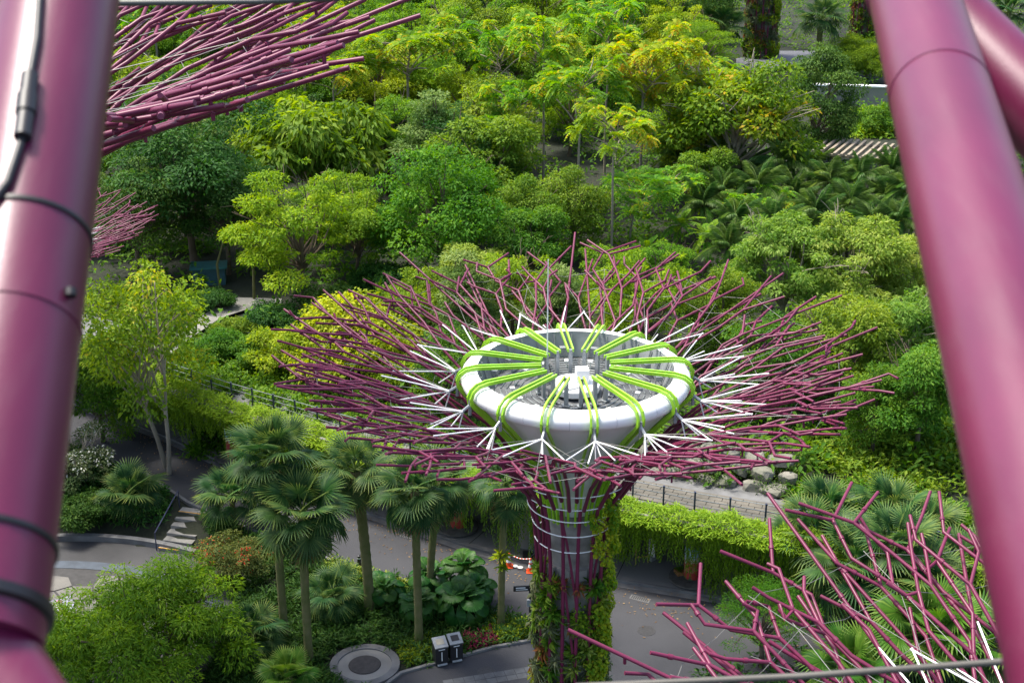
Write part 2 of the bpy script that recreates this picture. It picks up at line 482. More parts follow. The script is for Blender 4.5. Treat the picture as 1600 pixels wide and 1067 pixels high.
# round tree pit at the bottom
pc = at(570, 1040, 0)
pit = empty('tree_pit', (pc.x, pc.y, 0))
mb = MB(); mb.lathe([(1.42, -.1), (1.42, .10), (1.1, .10), (1.1, -.1)], 40); mb.build('kerb_ring', KERB, pit)
mb = MB(); mb.lathe([(1.1, 0.05), (0.0, 0.05)], 40); mb.build('gravel_band', CONCL, pit)
mb = MB(); mb.lathe([(0.66, 0.06), (0.62, 0.085), (0.0, 0.085)], 40); mb.build('grate', mat('dark iron grate', (0.035, 0.030, 0.028), 0.7, var=.3, scale=7), pit)
tag(pit, 'round empty tree pit with dark centre and concrete ring', 'tree pit')

# ------------------------------------------------------------------ raised walkway
BLOCKW = CONC
wk = empty('elevated_walkway', (0, 0, 0))
mb = MB(); strip(mb, DECK[:], 0.0, 5.2, 2.72, 3.30); mb.build('slab', KERB, wk)
mb = MB(); strip(mb, DECK[:], -0.18, 0.0, 2.55, 3.55); mb.build('fascia', CONC, wk)
mb = MB(); strip(mb, DECK[:], 5.0, 5.3, -0.2, 2.75); mb.build('back_wall', mat('dark back wall', (0.07, 0.07, 0.07), 0.9, var=.3, scale=1), wk)
mural = bpy.data.materials.new('painted column mural'); mural.use_nodes = True
nt = mural.node_tree; b = nt.nodes['Principled BSDF']
tc = nt.nodes.new('ShaderNodeTexCoord'); sx = nt.nodes.new('ShaderNodeSeparateXYZ'); nt.links.new(tc.outputs['Object'], sx.inputs[0])
no = nt.nodes.new('ShaderNodeTexNoise'); no.inputs['Scale'].default_value = 3.0; nt.links.new(tc.outputs['Object'], no.inputs['Vector'])
ad = nt.nodes.new('ShaderNodeMath'); ad.operation = 'MULTIPLY_ADD'; ad.inputs[1].default_value = 0.9; nt.links.new(no.outputs['Fac'], ad.inputs[0]); nt.links.new(sx.outputs['Z'], ad.inputs[2])
rp = nt.nodes.new('ShaderNodeValToRGB'); rp.color_ramp.interpolation = 'CONSTANT'
mrr = nt.nodes.new('ShaderNodeMapRange'); mrr.inputs['From Min'].default_value = 0.3; mrr.inputs['From Max'].default_value = 2.6
nt.links.new(ad.outputs[0], mrr.inputs['Value']); nt.links.new(mrr.outputs[0], rp.inputs['Fac'])
cols = [(0, (0.05, 0.10, 0.03)), (.16, (0.36, 0.035, 0.03)), (.3, (0.30, 0.16, 0.06)), (.4, (0.42, 0.05, 0.05)), (.52, (0.55, 0.50, 0.40)), (.62, (0.42, 0.58, 0.70)), (.78, (0.12, 0.36, 0.62))]
rp.color_ramp.elements[0].color = (*cols[0][1], 1); rp.color_ramp.elements[1].position = cols[1][0]; rp.color_ramp.elements[1].color = (*cols[1][1], 1)
for p_, c in cols[2:]:
    e = rp.color_ramp.elements.new(p_); e.color = (*c, 1)
nt.links.new(rp.outputs[0], b.inputs['Base Color']); b.inputs['Roughness'].default_value = .6
mbc = MB(); mbc.lathe([(.34, 0), (.34, 2.75)], 20); colm = mbc.mesh('column', CONCL, True)
mbc = MB(); mbc.lathe([(.352, .16), (.352, 1.75)], 20); murm = mbc.mesh('mural_wrap', mural, True)
mbc = MB(); mbc.lathe([(1.0, .10), (1.0, .16), (.62, .18), (.62, .15), (.34, .15)], 28); basem = mbc.mesh('base_ring', mat('dark base ring', (0.09, 0.085, 0.075), .9, var=.3), True)
for (px, py, mu) in ((365, 715, 1), (715, 825, 1), (822, 852, 0), (1080, 905, 1), (1190, 925, 0), (560, 775, 0), (1400, 960, 0)):
    p = at(px, py, 0.12)
    c = link('column', colm, wk, (p.x, p.y, 0.12))
    if mu:
        link('mural_wrap', murm, c); link('base_ring', basem, c)
# railing along the walkway, on the garden side of the hanging planter
def railing(parent, pl, z, gap=1.45, h=1.0, m=NAVY, rails=(0.35, 0.65, 0.97)):
    pl = [Vector((p[0], p[1], 0)) for p in pl]
    for a, b in zip(pl[:-1], pl[1:]):
        n = max(1, round((b - a).length / gap))
        for k in range(n):
            p = a.lerp(b, k / n)
            link('post', POST, parent, (p.x, p.y, z))
        for rz_ in rails:
            mb = MB(); mb.tube([(a.x, a.y, z + h * rz_), (b.x, b.y, z + h * rz_)], 0.018, 5); mb.build('rail', GREYM, parent)
mb = MB(); mb.box((0, 0, .5), (.075, .075, 1.0)); mb.box((0, 0, 1.01), (.09, .09, .03)); POST = mb.mesh('post', NAVY)
railing(wk, [p for p in offset(DECK, 1.35)][1:7], 3.3)
# pavers of the walkway, laid one by one where they can be told apart
l0, l1 = offset(DECK, 1.6), offset(DECK, 3.6)
pm = MB(); pm.prism([(-.285, -.135), (.285, -.135), (.285, .135), (-.285, .135)], 0, .05); PAVER = pm.mesh('paver', BRICKP)
rng = random.Random(3)
a, b = Vector((*l0[3], 0)), Vector((*l0[6], 0))
def deckpt(s, w):
    """point s metres along the deck edge from vertex 3, w metres behind it"""
    acc = 0
    for i in range(3, len(DECK) - 1):
        p, q = Vector(DECK[i]), Vector(DECK[i + 1]); L = (q - p).length
        if acc + L > s or i == len(DECK) - 2:
            t = (q - p) / L; n = Vector((-t.y, t.x))
            r = p + t * (s - acc) + n * w
            return r.x, r.y, math.atan2(t.y, t.x)
        acc += L
for row in range(6):
    for k in range(22):
        x, y, an = deckpt(6.2 + k * .6 + (row % 2) * .3, 1.65 + row * .29)
        link('paver', PAVER, wk, (x, y, 3.302 + rng.uniform(-.006, .006)), (0, 0, an + rng.uniform(-.01, .01)))
tag(wk, 'raised concrete garden walkway on columns with railing and hanging greenery', 'walkway')
# upper path on the left, stone circle
o = flat_poly('garden_path', [at(180, 545, UP), at(262, 560, UP), at(300, 530, UP), at(345, 500, UP), at(385, 487, UP), at(440, 492, UP), at(440, 470, UP), at(370, 468, UP), at(330, 488, UP), at(280, 522, UP), at(235, 540, UP), at(180, 525, UP)], UP + 0.14, CONCL)
tag(o, kind='structure')
o = flat_poly('garden_road', [at(1150, 118, UP), at(1225, 108, UP), at(1330, 100, UP), at(1330, 84, UP), at(1215, 84, UP), at(1150, 96, UP)], UP + 0.3, mat('pale far asphalt', (0.16, 0.16, 0.17), .8, var=.1, obj=False))
tag(o, kind='structure')

# ------------------------------------------------------------------ the supertree (steel tree tower)
RS = [1.22, 1.22, 1.25, 1.36, 1.62, 2.45, 3.5, 5.0, 7.0, 9.8, 12]
ZS = [-1.0, 7.2, 8.6, 9.9, 11.0, 12.35, 13.5, 14.45, 15.3, 16.1, 16.6]
def zs(r): return float(np.interp(r, RS[2:], ZS[2:]))
def pol(a, r, z): return Vector((r * math.cos(a), r * math.sin(a), z))

def supertree(fat=1.0, struts=True):
    rg = random.Random(11 if struts else 29)
    t = empty('steel_tree_tower')
    # concrete core
    mb = MB(); mb.lathe([(0.86, -1.5), (0.86, 8.2), (0.80, 8.25), (0.80, 10.6)], 28); mb.build('concrete_core', mat('streaked core concrete', (0.36, 0.345, 0.31), .85, scale=1.6, col2=(0.16, 0.15, 0.135), bump=.3, bscale=10), t, True)
    for k in range(10):
        a = 2 * PI * k / 10
        mb = MB(); mb.box(pol(a, .92, 8.05), (.12, .36, .42), a); mb.build('collar_block', CONCL, t)
    # funnel and rim
    prof = [(0.84, 10.3), (0.95, 10.9), (1.12, 11.5), (1.42, 12.15), (1.95, 12.9), (2.6, 13.68), (3.15, 14.36), (3.5, 14.8)]
    mb = MB(); mb.lathe(prof, 64); mb.build('funnel', WHITEB, t, True)
    rim = [(3.5, 14.8), (3.66, 14.87), (3.76, 14.98), (3.80, 15.11), (3.76, 15.25), (3.65, 15.36), (3.48, 15.42), (3.30, 15.43), (3.25, 15.42)]
    for k in range(16):
        a0 = 2 * PI * (k + .5) / 16 + R(-84); g = 0.0011
        mb = MB(); mb.lathe(rim, 5, a0 + g, a0 + 2 * PI / 16 - g); mb.build('rim_panel', WHITEB, t, True)
    mb = MB(); mb.lathe([(3.255, 15.41), (3.22, 15.30), (2.98, 14.56)], 64); mb.build('inner_wall', mat('grey inner panels', (0.24, 0.26, 0.27), .6, var=.2, scale=2), t, True)
    for k in range(32):
        a = 2 * PI * k / 32
        mb = MB(); mb.tube([pol(a, 3.17, 15.36), pol(a, 2.93, 14.58)], .03, 4); mb.build('wall_stiffener', GREYM, t)
    # floor inside the bowl: plate and radial grating bars
    mb = MB(); mb.lathe([(2.95, 14.55), (0.0, 14.55)], 48); mb.build('deck_floor', GREYF, t)
    for k in range(16):
        a0 = 2 * PI * (k + .5) / 16 + R(-84)
        mb = MB()
        for q in range(9):
            r = 1.1 + q * .2
            p0, p1 = pol(a0 + .02, r, 14.575), pol(a0 + 2 * PI / 16 - .02, r, 14.575)
            mb.tube([p0, p1], .022, 4)
        mb.build('grating', GREYM, t)
        am = a0 + PI / 16
        mb = MB(); mb.box(pol(am, 2.78, 14.95), (.2, .3, .16), am); mb.tube([pol(am, 2.7, 14.55), pol(am, 2.7, 14.95)], .02, 5); mb.build('floodlight', GREYM, t)
        mb = MB(); mb.tube([pol(am, 2.1, 14.56), pol(am, 2.1, 14.78)], .02, 5); mb.box(pol(am, 2.1, 14.8), (.16, .16, .04), am); mb.build('lamp', WHITEP, t)
    mb = MB(); mb.lathe([(.80, 14.66), (.82, 14.68), (.82, 14.86), (.8, 14.88), (0, 14.88)], 14); mb.build('hatch_platform', WHITEP, t)
    mb = MB(); mb.box((.22, .12, 15.12), (.42, .42, .46), .1); mb.build('equipment_box', WHITEP, t)
    mb = MB(); mb.box((-.2, -.3, 14.92), (.6, .5, .06), .5); mb.build('hatch_lid', WHITEP, t)
    for q in range(7):
        a = q * .9 + .3; r = 1.0 + .25 * (q % 3)
        mb = MB(); mb.tube([pol(a, r, 14.6), pol(a + .05, r + .05, 15.0), pol(a + .2, r + .12, 14.9), pol(a + .25, r, 14.62)], .018, 5); mb.build('cable_loop', BLACKP, t)
    mb = MB(); mb.tube([pol(2.4, 1.25, 14.5), pol(2.4, 1.25, 18.9)], [.03, .018], 6); mb.build('lightning_rod', WHITEP, t)
    # sixteen pairs of lime fins
    fin = [(1.15, 15.62), (3.3, 15.64), (3.64, 15.58), (3.86, 15.42), (3.97, 15.18), (3.94, 14.94), (3.76, 14.7), (3.42, 14.34), (2.8, 13.62), (2.15, 12.85), (1.6, 12.1), (1.28, 11.4), (1.1, 10.7), (1.0, 10.0)]
    fm = MB()
    for sgn in (-1, 1):
        o_, th, hw = sgn * .10, .068, .03
        vs, fs = [], []
        for i, (r, z) in enumerate(fin):
            r0, z0 = fin[max(i - 1, 0)]; r1, z1 = fin[min(i + 1, len(fin) - 1)]
            dx, dz = r1 - r0, z1 - z0; l = math.hypot(dx, dz); nx_, nz_ = dz / l, -dx / l
            wdt = o_ * (1 if r > 2 else .6 + .2 * r)
            vs += [(r, wdt - hw, z), (r, wdt + hw, z), (r - nx_ * -th * 1.6, wdt + hw, z - nz_ * -th * 1.6), (r - nx_ * -th * 1.6, wdt - hw, z - nz_ * -th * 1.6)]
        n = len(fin)
        for i in range(n - 1):
            for k in range(4):
                k2 = (k + 1) % 4
                fs.append((i * 4 + k, i * 4 + k2, i * 4 + 4 + k2, i * 4 + 4 + k))
        fs += [(3, 2, 1, 0), (n * 4 - 4, n * 4 - 3, n * 4 - 2, n * 4 - 1)]
        fm.add(vs, fs)
    FIN = fm.mesh('fin', GREENP)
    pm_ = MB(); pm_.box((1.22, 0, 15.08), (.10, .13, 1.0)); pm_.box((1.22, 0, 14.6), (.2, .24, .04)); PST = pm_.mesh('fin_post', GREYM)
    bm_ = MB(); bm_.tube([(3.9, 0, 14.95), (4.18, 0, 14.78)], .05, 6); bm_.tube([(3.9, 0, 15.1), (3.92, 0, 14.6)], .06, 6); BRK = bm_.mesh('bracket', GREYM)
    for k in range(16):
        a = 2 * PI * k / 16 + R(-84)
        f = link('fin', FIN, t, rot=(0, 0, a)); link('fin_post', PST, f); link('bracket', BRK, f)
        p0 = pol(a, 4.15, 14.78)
        for da, r, dz in ((.20, 6.1, .16), (-.20, 6.1, .16), (.07, 5.5, .12), (-.09, 6.4, .14), (0, 4.35, 0.05), (.03, 4.75, .05)):
            if not struts: continue
            mb = MB(); mb.tube([p0, pol(a + da, r, zs(r) + dz)], .024, 6); mb.build('strut', WHITEP, t)
        mb = MB()
        for da, r in ((.3, 7.6), (-.3, 7.6), (.12, 8.6)):
            mb.tube([p0, pol(a + da, r, zs(r) + .15)], .009, 4, cap=False)
        mb.build('stay_wire', WIRE, t)
    # hoops round the flaring ribs
    for r, z in ((1.36, 9.2), (1.44, 9.85), (1.6, 10.5), (1.78, 11.05), (2.1, 11.7)):
        mb = MB(); mb.tube([pol(2 * PI * k / 32, r - .03, z) for k in range(33)], .022, 5, cap=False); mb.build('hoop', WHITEP, t)
    # ribs
    for k in range(16):
        a = 2 * PI * k / 16 + .1
        pts = [pol(a, np.interp(z, ZS, RS), z) for z in (-1.0, 2, 5, 7.2, 8.6, 9.4, 9.9, 10.5, 11.0)]
        mb = MB(); mb.tube(pts, .064, 8); mb.build('rib', PURPLE, t, True)
        sg = 1 if k % 2 else -1
        mb = MB()
        for (z0, z1) in ((0.2, 4.2), (4.2, 8.2), (7.0, 10.4)):
            mb.tube([pol(a + sg * .39 * q / 4, float(np.interp(z0 + (z1 - z0) * q / 4, ZS, RS)) - .02, z0 + (z1 - z0) * q / 4) for q in range(5)], .05, 6)
        if k % 4 < 2: mb.build('diagonal_brace', PURPLE, t, True)
    # branches: forks in the surface of the canopy
    W_ = 2 * PI / 42
    def pt(a, r, lay): return pol(a, r, zs(r) + lay)
    def run(mb, pts, rad):
        mb.tube(pts, [q * fat for q in rad] if hasattr(rad, '__len__') else rad * fat, 8)
        for p0, p1 in zip(pts[:-1], pts[1:]):
            d = (p1 - p0)
            if d.length < .5: continue
            d.normalize()
            if rg.random() < .5:                       # bolted collar
                p = p0.lerp(p1, rg.uniform(.3, .7)); mb.tube([p - d * .045, p + d * .045], .058 * fat, 8)
            if rg.random() < .14:                       # short peg between the two layers
                p = p0.lerp(p1, rg.uniform(.2, .8)); mb.tube([p, p + Vector((0, 0, rg.choice((-.22, -.16))))], .032 * fat, 6)
    def prong(mb, a, r, lay, target, lim, depth):
        """a fork arm: slants to its own bearing, runs straight out, then ends in a smaller fork"""
        r1 = min(lim - .3, r + rg.uniform(.75, 1.35))
        pts = [pt(a, r, lay), pt(target, r1, lay + rg.uniform(-.05, .05))]
        r2 = min(lim, r1 + rg.uniform(.6, 1.5))
        dz = rg.uniform(-.05, .12)
        pts.append(pt(target + rg.uniform(-.05, .05), r2, lay + dz)); target = math.atan2(pts[-1].y, pts[-1].x)
        run(mb, pts, (.05, .045, .041, .04)[depth])
        if r2 < lim - .5:
            sg = rg.choice((-1, 1)); sp = W_ * rg.uniform(.35, .75)
            if depth < 3 and r2 < lim - 1.5 and rg.random() < .8:
                prong(mb, target, r2, lay + dz, target + sg * sp, lim + rg.uniform(-.6, .3), depth + 1)
                prong(mb, target, r2, lay + dz, target - sg * sp * .8, lim + rg.uniform(-1.6, 0), depth + 1)
            else:
                e = lim + rg.uniform(-.3, .3)
                run(mb, [pt(target, r2, lay + dz), pt(target + sg * sp * .9, max(r2 + .5, e), lay + dz + rg.uniform(0, .15))], .041)
                run(mb, [pt(target, r2, lay + dz), pt(target - sg * sp * 1.1, r2 + rg.uniform(.5, 1.3), lay + dz + rg.uniform(-.1, .2))], .041)
    for k in range(42):
        a = W_ * k + .1 + rg.uniform(-.02, .02)
        mb = MB()
        lay = .17 if k % 2 else -.17
        lim = rg.uniform(9.7, 10.5) if k % 2 else rg.uniform(9.0, 10.2)
        r1 = (3.0 if k % 2 else 4.0) + rg.uniform(-.4, .6)
        run(mb, [pt(a, 1.75, lay), pt(a + rg.uniform(-.03, .03), 2.5, lay), pt(a, r1, lay)], [.07, .062, .056])
        prong(mb, a, r1, lay, a + W_ * rg.uniform(.5, 1.1), lim, 0)
        prong(mb, a, r1 , lay, a - W_ * rg.uniform(.5, 1.1), lim + rg.uniform(-.8, .3), 0)
        mb.build('branch', PURPLE, t, True)
    for r in (4.9, 6.2, 7.4, 8.5):
        mb = MB(); mb.tube([pol(2 * PI * q / 34 + .1, r, zs(r) + (.17 if q % 2 else -.17)) for q in range(35)], .008, 4, cap=False); mb.build('ring_wire', WIRE, t)
    return t

# tuft meshes for the planted trunk
def tuft_mesh(name, n, L, W, m, seed, up=.5, droop=.35):
    g = np.random.default_rng(seed)
    az = g.uniform(0, 2 * PI, n); el = g.uniform(-.1, 1.35, n)
    A = np.stack([np.cos(az) * np.cos(el), np.sin(az) * np.cos(el), np.sin(el)], 1)
    P = A * .03 + g.normal(0, .05, (n, 3)) * L
    N = unit(np.stack([-np.cos(az) * np.sin(el), -np.sin(az) * np.sin(el), np.cos(el)], 1) + g.normal(0, .25, (n, 3)))
    V, F, T = leaf_arrays(P, A, N, g.uniform(.6, 1, n) * L, np.full(n, W), g.uniform(0, 1, n), droop)
    return np_mesh(name, V, F, m, T)
def cluster_mesh(name, n, rad, L, W, m, seed, squash=.6):
    g = np.random.default_rng(seed)
    d = unit(g.normal(0, 1, (n, 3))); d[:, 2] = np.abs(d[:, 2]) * squash
    P = d * rad * (g.uniform(.3, 1, n) ** .5)[:, None]
    A = unit(d * .5 + g.normal(0, .8, (n, 3))); N = unit(d + g.normal(0, .5, (n, 3)) + np.array([[0, 0, .4]]))
    V, F, T = leaf_arrays(P, A, N, g.uniform(.6, 1.2, n) * L, g.uniform(.7, 1.1, n) * W, g.uniform(0, 1, n), .15)
    return np_mesh(name, V, F, m, T)
TUFT = {
 'till': tuft_mesh('grey_tuft', 70, .55, .03, LM['till'], 1, droop=.5),
 'fern': tuft_mesh('fern_tuft', 40, .6, .10, LM['mid'], 2, droop=.45),
 'brom': tuft_mesh('bromeliad', 34, .48, .075, LM['brom'], 3),
 'bromg': tuft_mesh('bromeliad_green', 34, .5, .08, LM['pale'], 4),
 'lime': cluster_mesh('lime_vine', 60, .36, .19, .15, LM['lime'], 5),
 'moss': cluster_mesh('leafy_patch', 90, .42, .15, .09, LM['bright'], 6),
 'olive': cluster_mesh('olive_patch', 90, .40, .14, .08, LM['olive'], 7),
}
ST = supertree()
def plant_trunk(t, n, seed, zmax=8.0, lime_az=R(-40)):
    rg = random.Random(seed)
    for k in range(n):
        z = rg.uniform(-.3, zmax) if rg.random() < .8 else rg.uniform(-.3, 5)
        a = rg.uniform(0, 2 * PI)
        kind = rg.choices(['till', 'fern', 'brom', 'bromg', 'moss', 'olive'], [5.5, 2.0, 2.2, 1.6, .8, .9])[0]
        o = link({'till': 'grey_tuft', 'fern': 'fern_tuft', 'brom': 'bromeliad', 'bromg': 'bromeliad', 'moss': 'foliage', 'olive': 'foliage'}[kind], TUFT[kind], t, pol(a, 1.12 + rg.uniform(-.08, .1), z), s=rg.uniform(.85, 1.3))
        out = Vector((math.cos(a), math.sin(a), .45))
        o.rotation_mode = 'QUATERNION'
        o.rotation_quaternion = out.to_track_quat('Z', 'Y') @ Quaternion((0, 0, 1), rg.uniform(0, 6.28))
    for k in range(44):
        z = rg.uniform(.5, 11.2); a = lime_az + rg.gauss(0, .22) + .12 * math.sin(z)
        r = float(np.interp(z, ZS, RS)) + .12
        o = link('lime_vine', TUFT['lime'], t, pol(a, r, z), s=rg.uniform(.7, 1.15))
        o.rotation_mode = 'QUATERNION'
        o.rotation_quaternion = Vector((math.cos(a), math.sin(a), .3)).to_track_quat('Z', 'Y')
plant_trunk(ST, 290, 21)
ST.location = (2.1, 43.0, 0)
tag(ST, 'plum steel tree tower with white bowl and lime fins, whole canopy in the centre', 'tower')
def st_copy(loc, s, rz, label, light=False):
    c = copy_tree(ST); c.location = loc; c.scale = (s, s, s); c.rotation_euler = (0, 0, rz); c['label'] = label
    return c
GT = 'steel tree towers of the garden'
ST['group'] = GT
st_copy((10.9, 19.3, 1.9), 1.0, R(31), 'nearest steel tree tower, plum branch tips rising into the lower right corner')
BIG = supertree(1.12, False)
BIG.location = (-20.9, 45.0, -1.5); BIG.scale = (1.7,) * 3; BIG.rotation_euler = (0, 0, R(77))
tag(BIG, 'large steel tree tower whose plum canopy crosses the upper left corner', 'tower', GT)
p = at(0, 365, 12.0)
st_copy((p.x, p.y, 12.0 - 16.1 * .77 + .3), .77, R(140), 'small far steel tree tower half hidden behind the thick left tube')
p = at(1186, 92, UP); st_copy((p.x, p.y, UP), 1.38, R(10), 'distant planted tower trunk left of the far road')
p = at(1350, 58, UP); st_copy((p.x, p.y, UP), 1.38, R(60), 'distant planted tower trunk beside the right tube top')

# ------------------------------------------------------------------ plants
def limb(mb, a, b, r0, r1, g, sides=6, sag=.12, n=4):
    a, b = Vector(a), Vector(b); d = b - a
    off = Vector((g.uniform(-1, 1), g.uniform(-1, 1), g.uniform(0, 1))) * d.length * sag
    pts, rs = [], []
    for i in range(n + 1):
        t = i / n
        pts.append(a.lerp(b, t) + off * math.sin(PI * t)); rs.append(r0 + (r1 - r0) * t)
    mb.tube(pts, rs, sides, cap=False)

PROTO = {}
def broad(key, seed, m, k=1.35, rz=.75, nclump=46, cr=.30, nleaf=12000, L=.075, W=.038, flat=.6, droop=.2, bark=BARK, trunk_r=.055, low=-.45, cone=0.0, stems=1, bare=0, up=.8, shell=(.5, .98), umbrella=0.0):
    """tree with crown radius 1 centred at height k"""
    g = np.random.default_rng(seed); rg = random.Random(seed)
    C = []
    while len(C) < nclump:
        d = unit(g.normal(0, 1, (1, 3)))[0]
        if d[2] < low: continue
        s = g.uniform(*shell)
        c = d * s
        if cone:
            f = 1 - cone * (c[2] + 1) / 2
            c[0] *= f; c[1] *= f
        if umbrella: c[2] = c[2] * (1 - umbrella) + umbrella * (.35 - .3 * (c[0] ** 2 + c[1] ** 2))
        C.append((c[0], c[1], c[2] * rz))
    C = np.array(C) + g.normal(0, .085, (nclump, 3))
    sz = cr * np.clip(g.lognormal(-.12, .42, nclump), .4, 1.9)
    w = sz ** 2; w /= w.sum()
    idx = g.choice(nclump, nleaf, p=w)
    d = unit(g.normal(0, 1, (nleaf, 3)) + np.array([[0, 0, .35]]))
    rr = g.uniform(.35, 1.0, nleaf) ** .6
    off = d * (sz[idx] * rr)[:, None]; off[:, 2] *= flat
    P = C[idx] + off
    rad = unit(C[idx] + .001)
    N = unit(d * .55 + np.array([[0, 0, 1.0]]) * up + rad * .25 + g.normal(0, .45, (nleaf, 3)))
    A = unit(d * np.array([[1, 1, .2]]) + g.normal(0, .55, (nleaf, 3)) - np.array([[0, 0, 1.0]]) * droop)
    ct = g.uniform(-.3, .28, nclump)
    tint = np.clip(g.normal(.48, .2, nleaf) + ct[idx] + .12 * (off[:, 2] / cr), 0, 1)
    P[:, 2] += k
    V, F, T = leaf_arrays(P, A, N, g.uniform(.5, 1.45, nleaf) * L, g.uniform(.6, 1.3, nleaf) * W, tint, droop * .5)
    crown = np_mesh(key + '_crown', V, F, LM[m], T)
    mb = MB()
    for s in range(stems):
        bx, by = (0, 0) if stems == 1 else (rg.uniform(-.12, .12), rg.uniform(-.12, .12))
        tx, ty = (rg.uniform(-.06, .06), rg.uniform(-.06, .06)) if stems == 1 else (rg.uniform(-.35, .35), rg.uniform(-.35, .35))
        top = Vector((tx, ty, k - .28 * rz))
        fork = Vector((bx, by, -.3)).lerp(top, .62)
        tr = trunk_r / (stems ** .5)
        mb.tube([(bx, by, -.35), (bx * 1.02, by, .02), (bx + (fork.x - bx) * .5 + .02, by + (fork.y - by) * .5, fork.z * .5), fork], [tr * 1.45, tr * 1.1, tr * .92, tr * .8], 9, cap=False)
        sel = [i for i in range(nclump) if i % stems == s]
        sel = sel[:max(9, int(26 / stems))]
        for q in sel:
            st_ = fork.lerp(top, rg.uniform(0, .8)) if rg.random() < .7 else fork
            limb(mb, st_, Vector(C[q]) + Vector((0, 0, k)), tr * rg.uniform(.35, .5), .009, rg, 5)
        mb.tube([fork, fork.lerp(top, .5) + Vector((.02, -.02, 0)), top], [tr * .8, tr * .55, tr * .3], 7, cap=False)
    for q in range(bare):
        a = rg.uniform(0, 6.28); e = rg.uniform(.25, 1.2); Lb = rg.uniform(.85, 1.18)
        tip = Vector((math.cos(a) * math.cos(e) * Lb, math.sin(a) * math.cos(e) * Lb, k + math.sin(e) * Lb * rz))
        limb(mb, (0, 0, k - .2), tip, .011, .005, rg, 5)
        for z in range(3):
            limb(mb, Vector((0, 0, k - .2)).lerp(tip, rg.uniform(.6, .9)), tip + Vector((rg.uniform(-.25, .25), rg.uniform(-.25, .25), rg.uniform(0, .2))), .008, .004, rg, 4)
    PROTO[key] = (mb.mesh(key + '_trunk', bark, True), crown, k)

broad('yellow', 1, 'yellow', k=1.55, rz=.85, low=-.8, bare=4, nclump=60, cr=.26, nleaf=15000, L=.07, W=.034, flat=.42)
broad('yellow2', 2, 'yellow', k=1.5, rz=1.0, low=-.8, bare=5, nclump=80, cr=.2, nleaf=15000, L=.06, W=.03, flat=.4)
broad('bright', 3, 'bright', k=1.25, rz=.95, low=-.7, nclump=85, cr=.24, nleaf=17000, L=.062, W=.034, flat=.6, shell=(.6, 1))
broad('bright2', 4, 'bright', k=1.6, rz=.95, low=-.8, bare=4, nclump=50, cr=.28, nleaf=14000, L=.075, W=.03, flat=.45)
broad('mid', 5, 'mid', k=1.55, rz=1.1, low=-.8, bare=4, nclump=60, cr=.27, nleaf=14000, L=.07, W=.036)
broad('mid2', 6, 'mid', k=1.5, rz=.95, low=-.7, bare=5, nclump=44, cr=.30, nleaf=12500, L=.085, W=.04, flat=.5)
broad('dark', 7, 'dark', k=1.5, rz=.95, nclump=75, cr=.25, nleaf=16000, L=.06, W=.032, flat=.5, low=-.6)
broad('pale', 8, 'pale', k=1.35, rz=.85, low=-.7, bare=6, nclump=70, cr=.2, nleaf=14500, L=.078, W=.032, flat=.5, droop=.3, bark=BARKP)
broad('bigleaf', 9, 'mid', k=1.1, rz=.72, nclump=62, cr=.21, nleaf=8500, L=.115, W=.052, flat=.7, droop=.55, bark=BARKP, up=.5)
broad('tiered', 10, 'grey', k=1.4, rz=1.25, nclump=64, cr=.27, nleaf=13000, L=.07, W=.032, flat=.18, cone=.72)
broad('olive', 11, 'olive', k=1.2, rz=.75, nclump=70, cr=.2, nleaf=10500, L=.075, W=.045, flat=.6, bark=BARKP, bare=12)
broad('column', 12, 'dark', k=1.75, rz=1.75, nclump=120, cr=.24, nleaf=20000, L=.07, W=.045, flat=.8, low=-.95, shell=(.72, 1.0), droop=.5)
broad('fine', 13, 'bright', k=.62, rz=.66, nclump=140, cr=.19, nleaf=42000, L=.055, W=.015, flat=.6, droop=.35, low=-.6, stems=4, trunk_r=.04)
broad('feather', 14, 'bright', k=1.2, rz=.6, nclump=46, cr=.26, nleaf=16000, L=.045, W=.013, flat=.16, droop=.1)
broad('lone', 15, 'lone', k=1.75, rz=.85, nclump=60, cr=.23, nleaf=8500, L=.066, W=.036, flat=.6, bark=BARKP, stems=2, trunk_r=.05, low=-.75)
broad('shrub', 16, 'mid', k=.5, rz=.62, nclump=60, cr=.28, nleaf=10000, L=.10, W=.05, low=-.4, stems=3, trunk_r=.04)
broad('shrubd', 17, 'dark', k=.5, rz=.62, nclump=60, cr=.28, nleaf=10000, L=.10, W=.045, low=-.4, stems=3, trunk_r=.04)
broad('shruby', 18, 'gold', k=.55, rz=.55, nclump=70, cr=.26, nleaf=12000, L=.075, W=.042, low=-.4, stems=4, trunk_r=.04)
broad('redshrub', 19, 'redshrub', k=.7, rz=.5, nclump=50, cr=.24, nleaf=9000, L=.07, W=.035, low=-.3, stems=3, trunk_r=.04, flat=.4)
broad('whiteshrub', 20, 'whitefl', k=.7, rz=.75, nclump=60, cr=.24, nleaf=9000, L=.075, W=.04, low=-.6, stems=3, trunk_r=.05, bark=BARKP, bare=9)
broad('variegated', 21, 'pale', k=1.2, rz=.7, nclump=60, cr=.22, nleaf=12000, L=.085, W=.05, flat=.6)
broad('twiggy', 22, 'grey', k=1.3, rz=.85, nclump=60, cr=.2, nleaf=8000, L=.05, W=.02, flat=.8, bark=BARKP, bare=22)

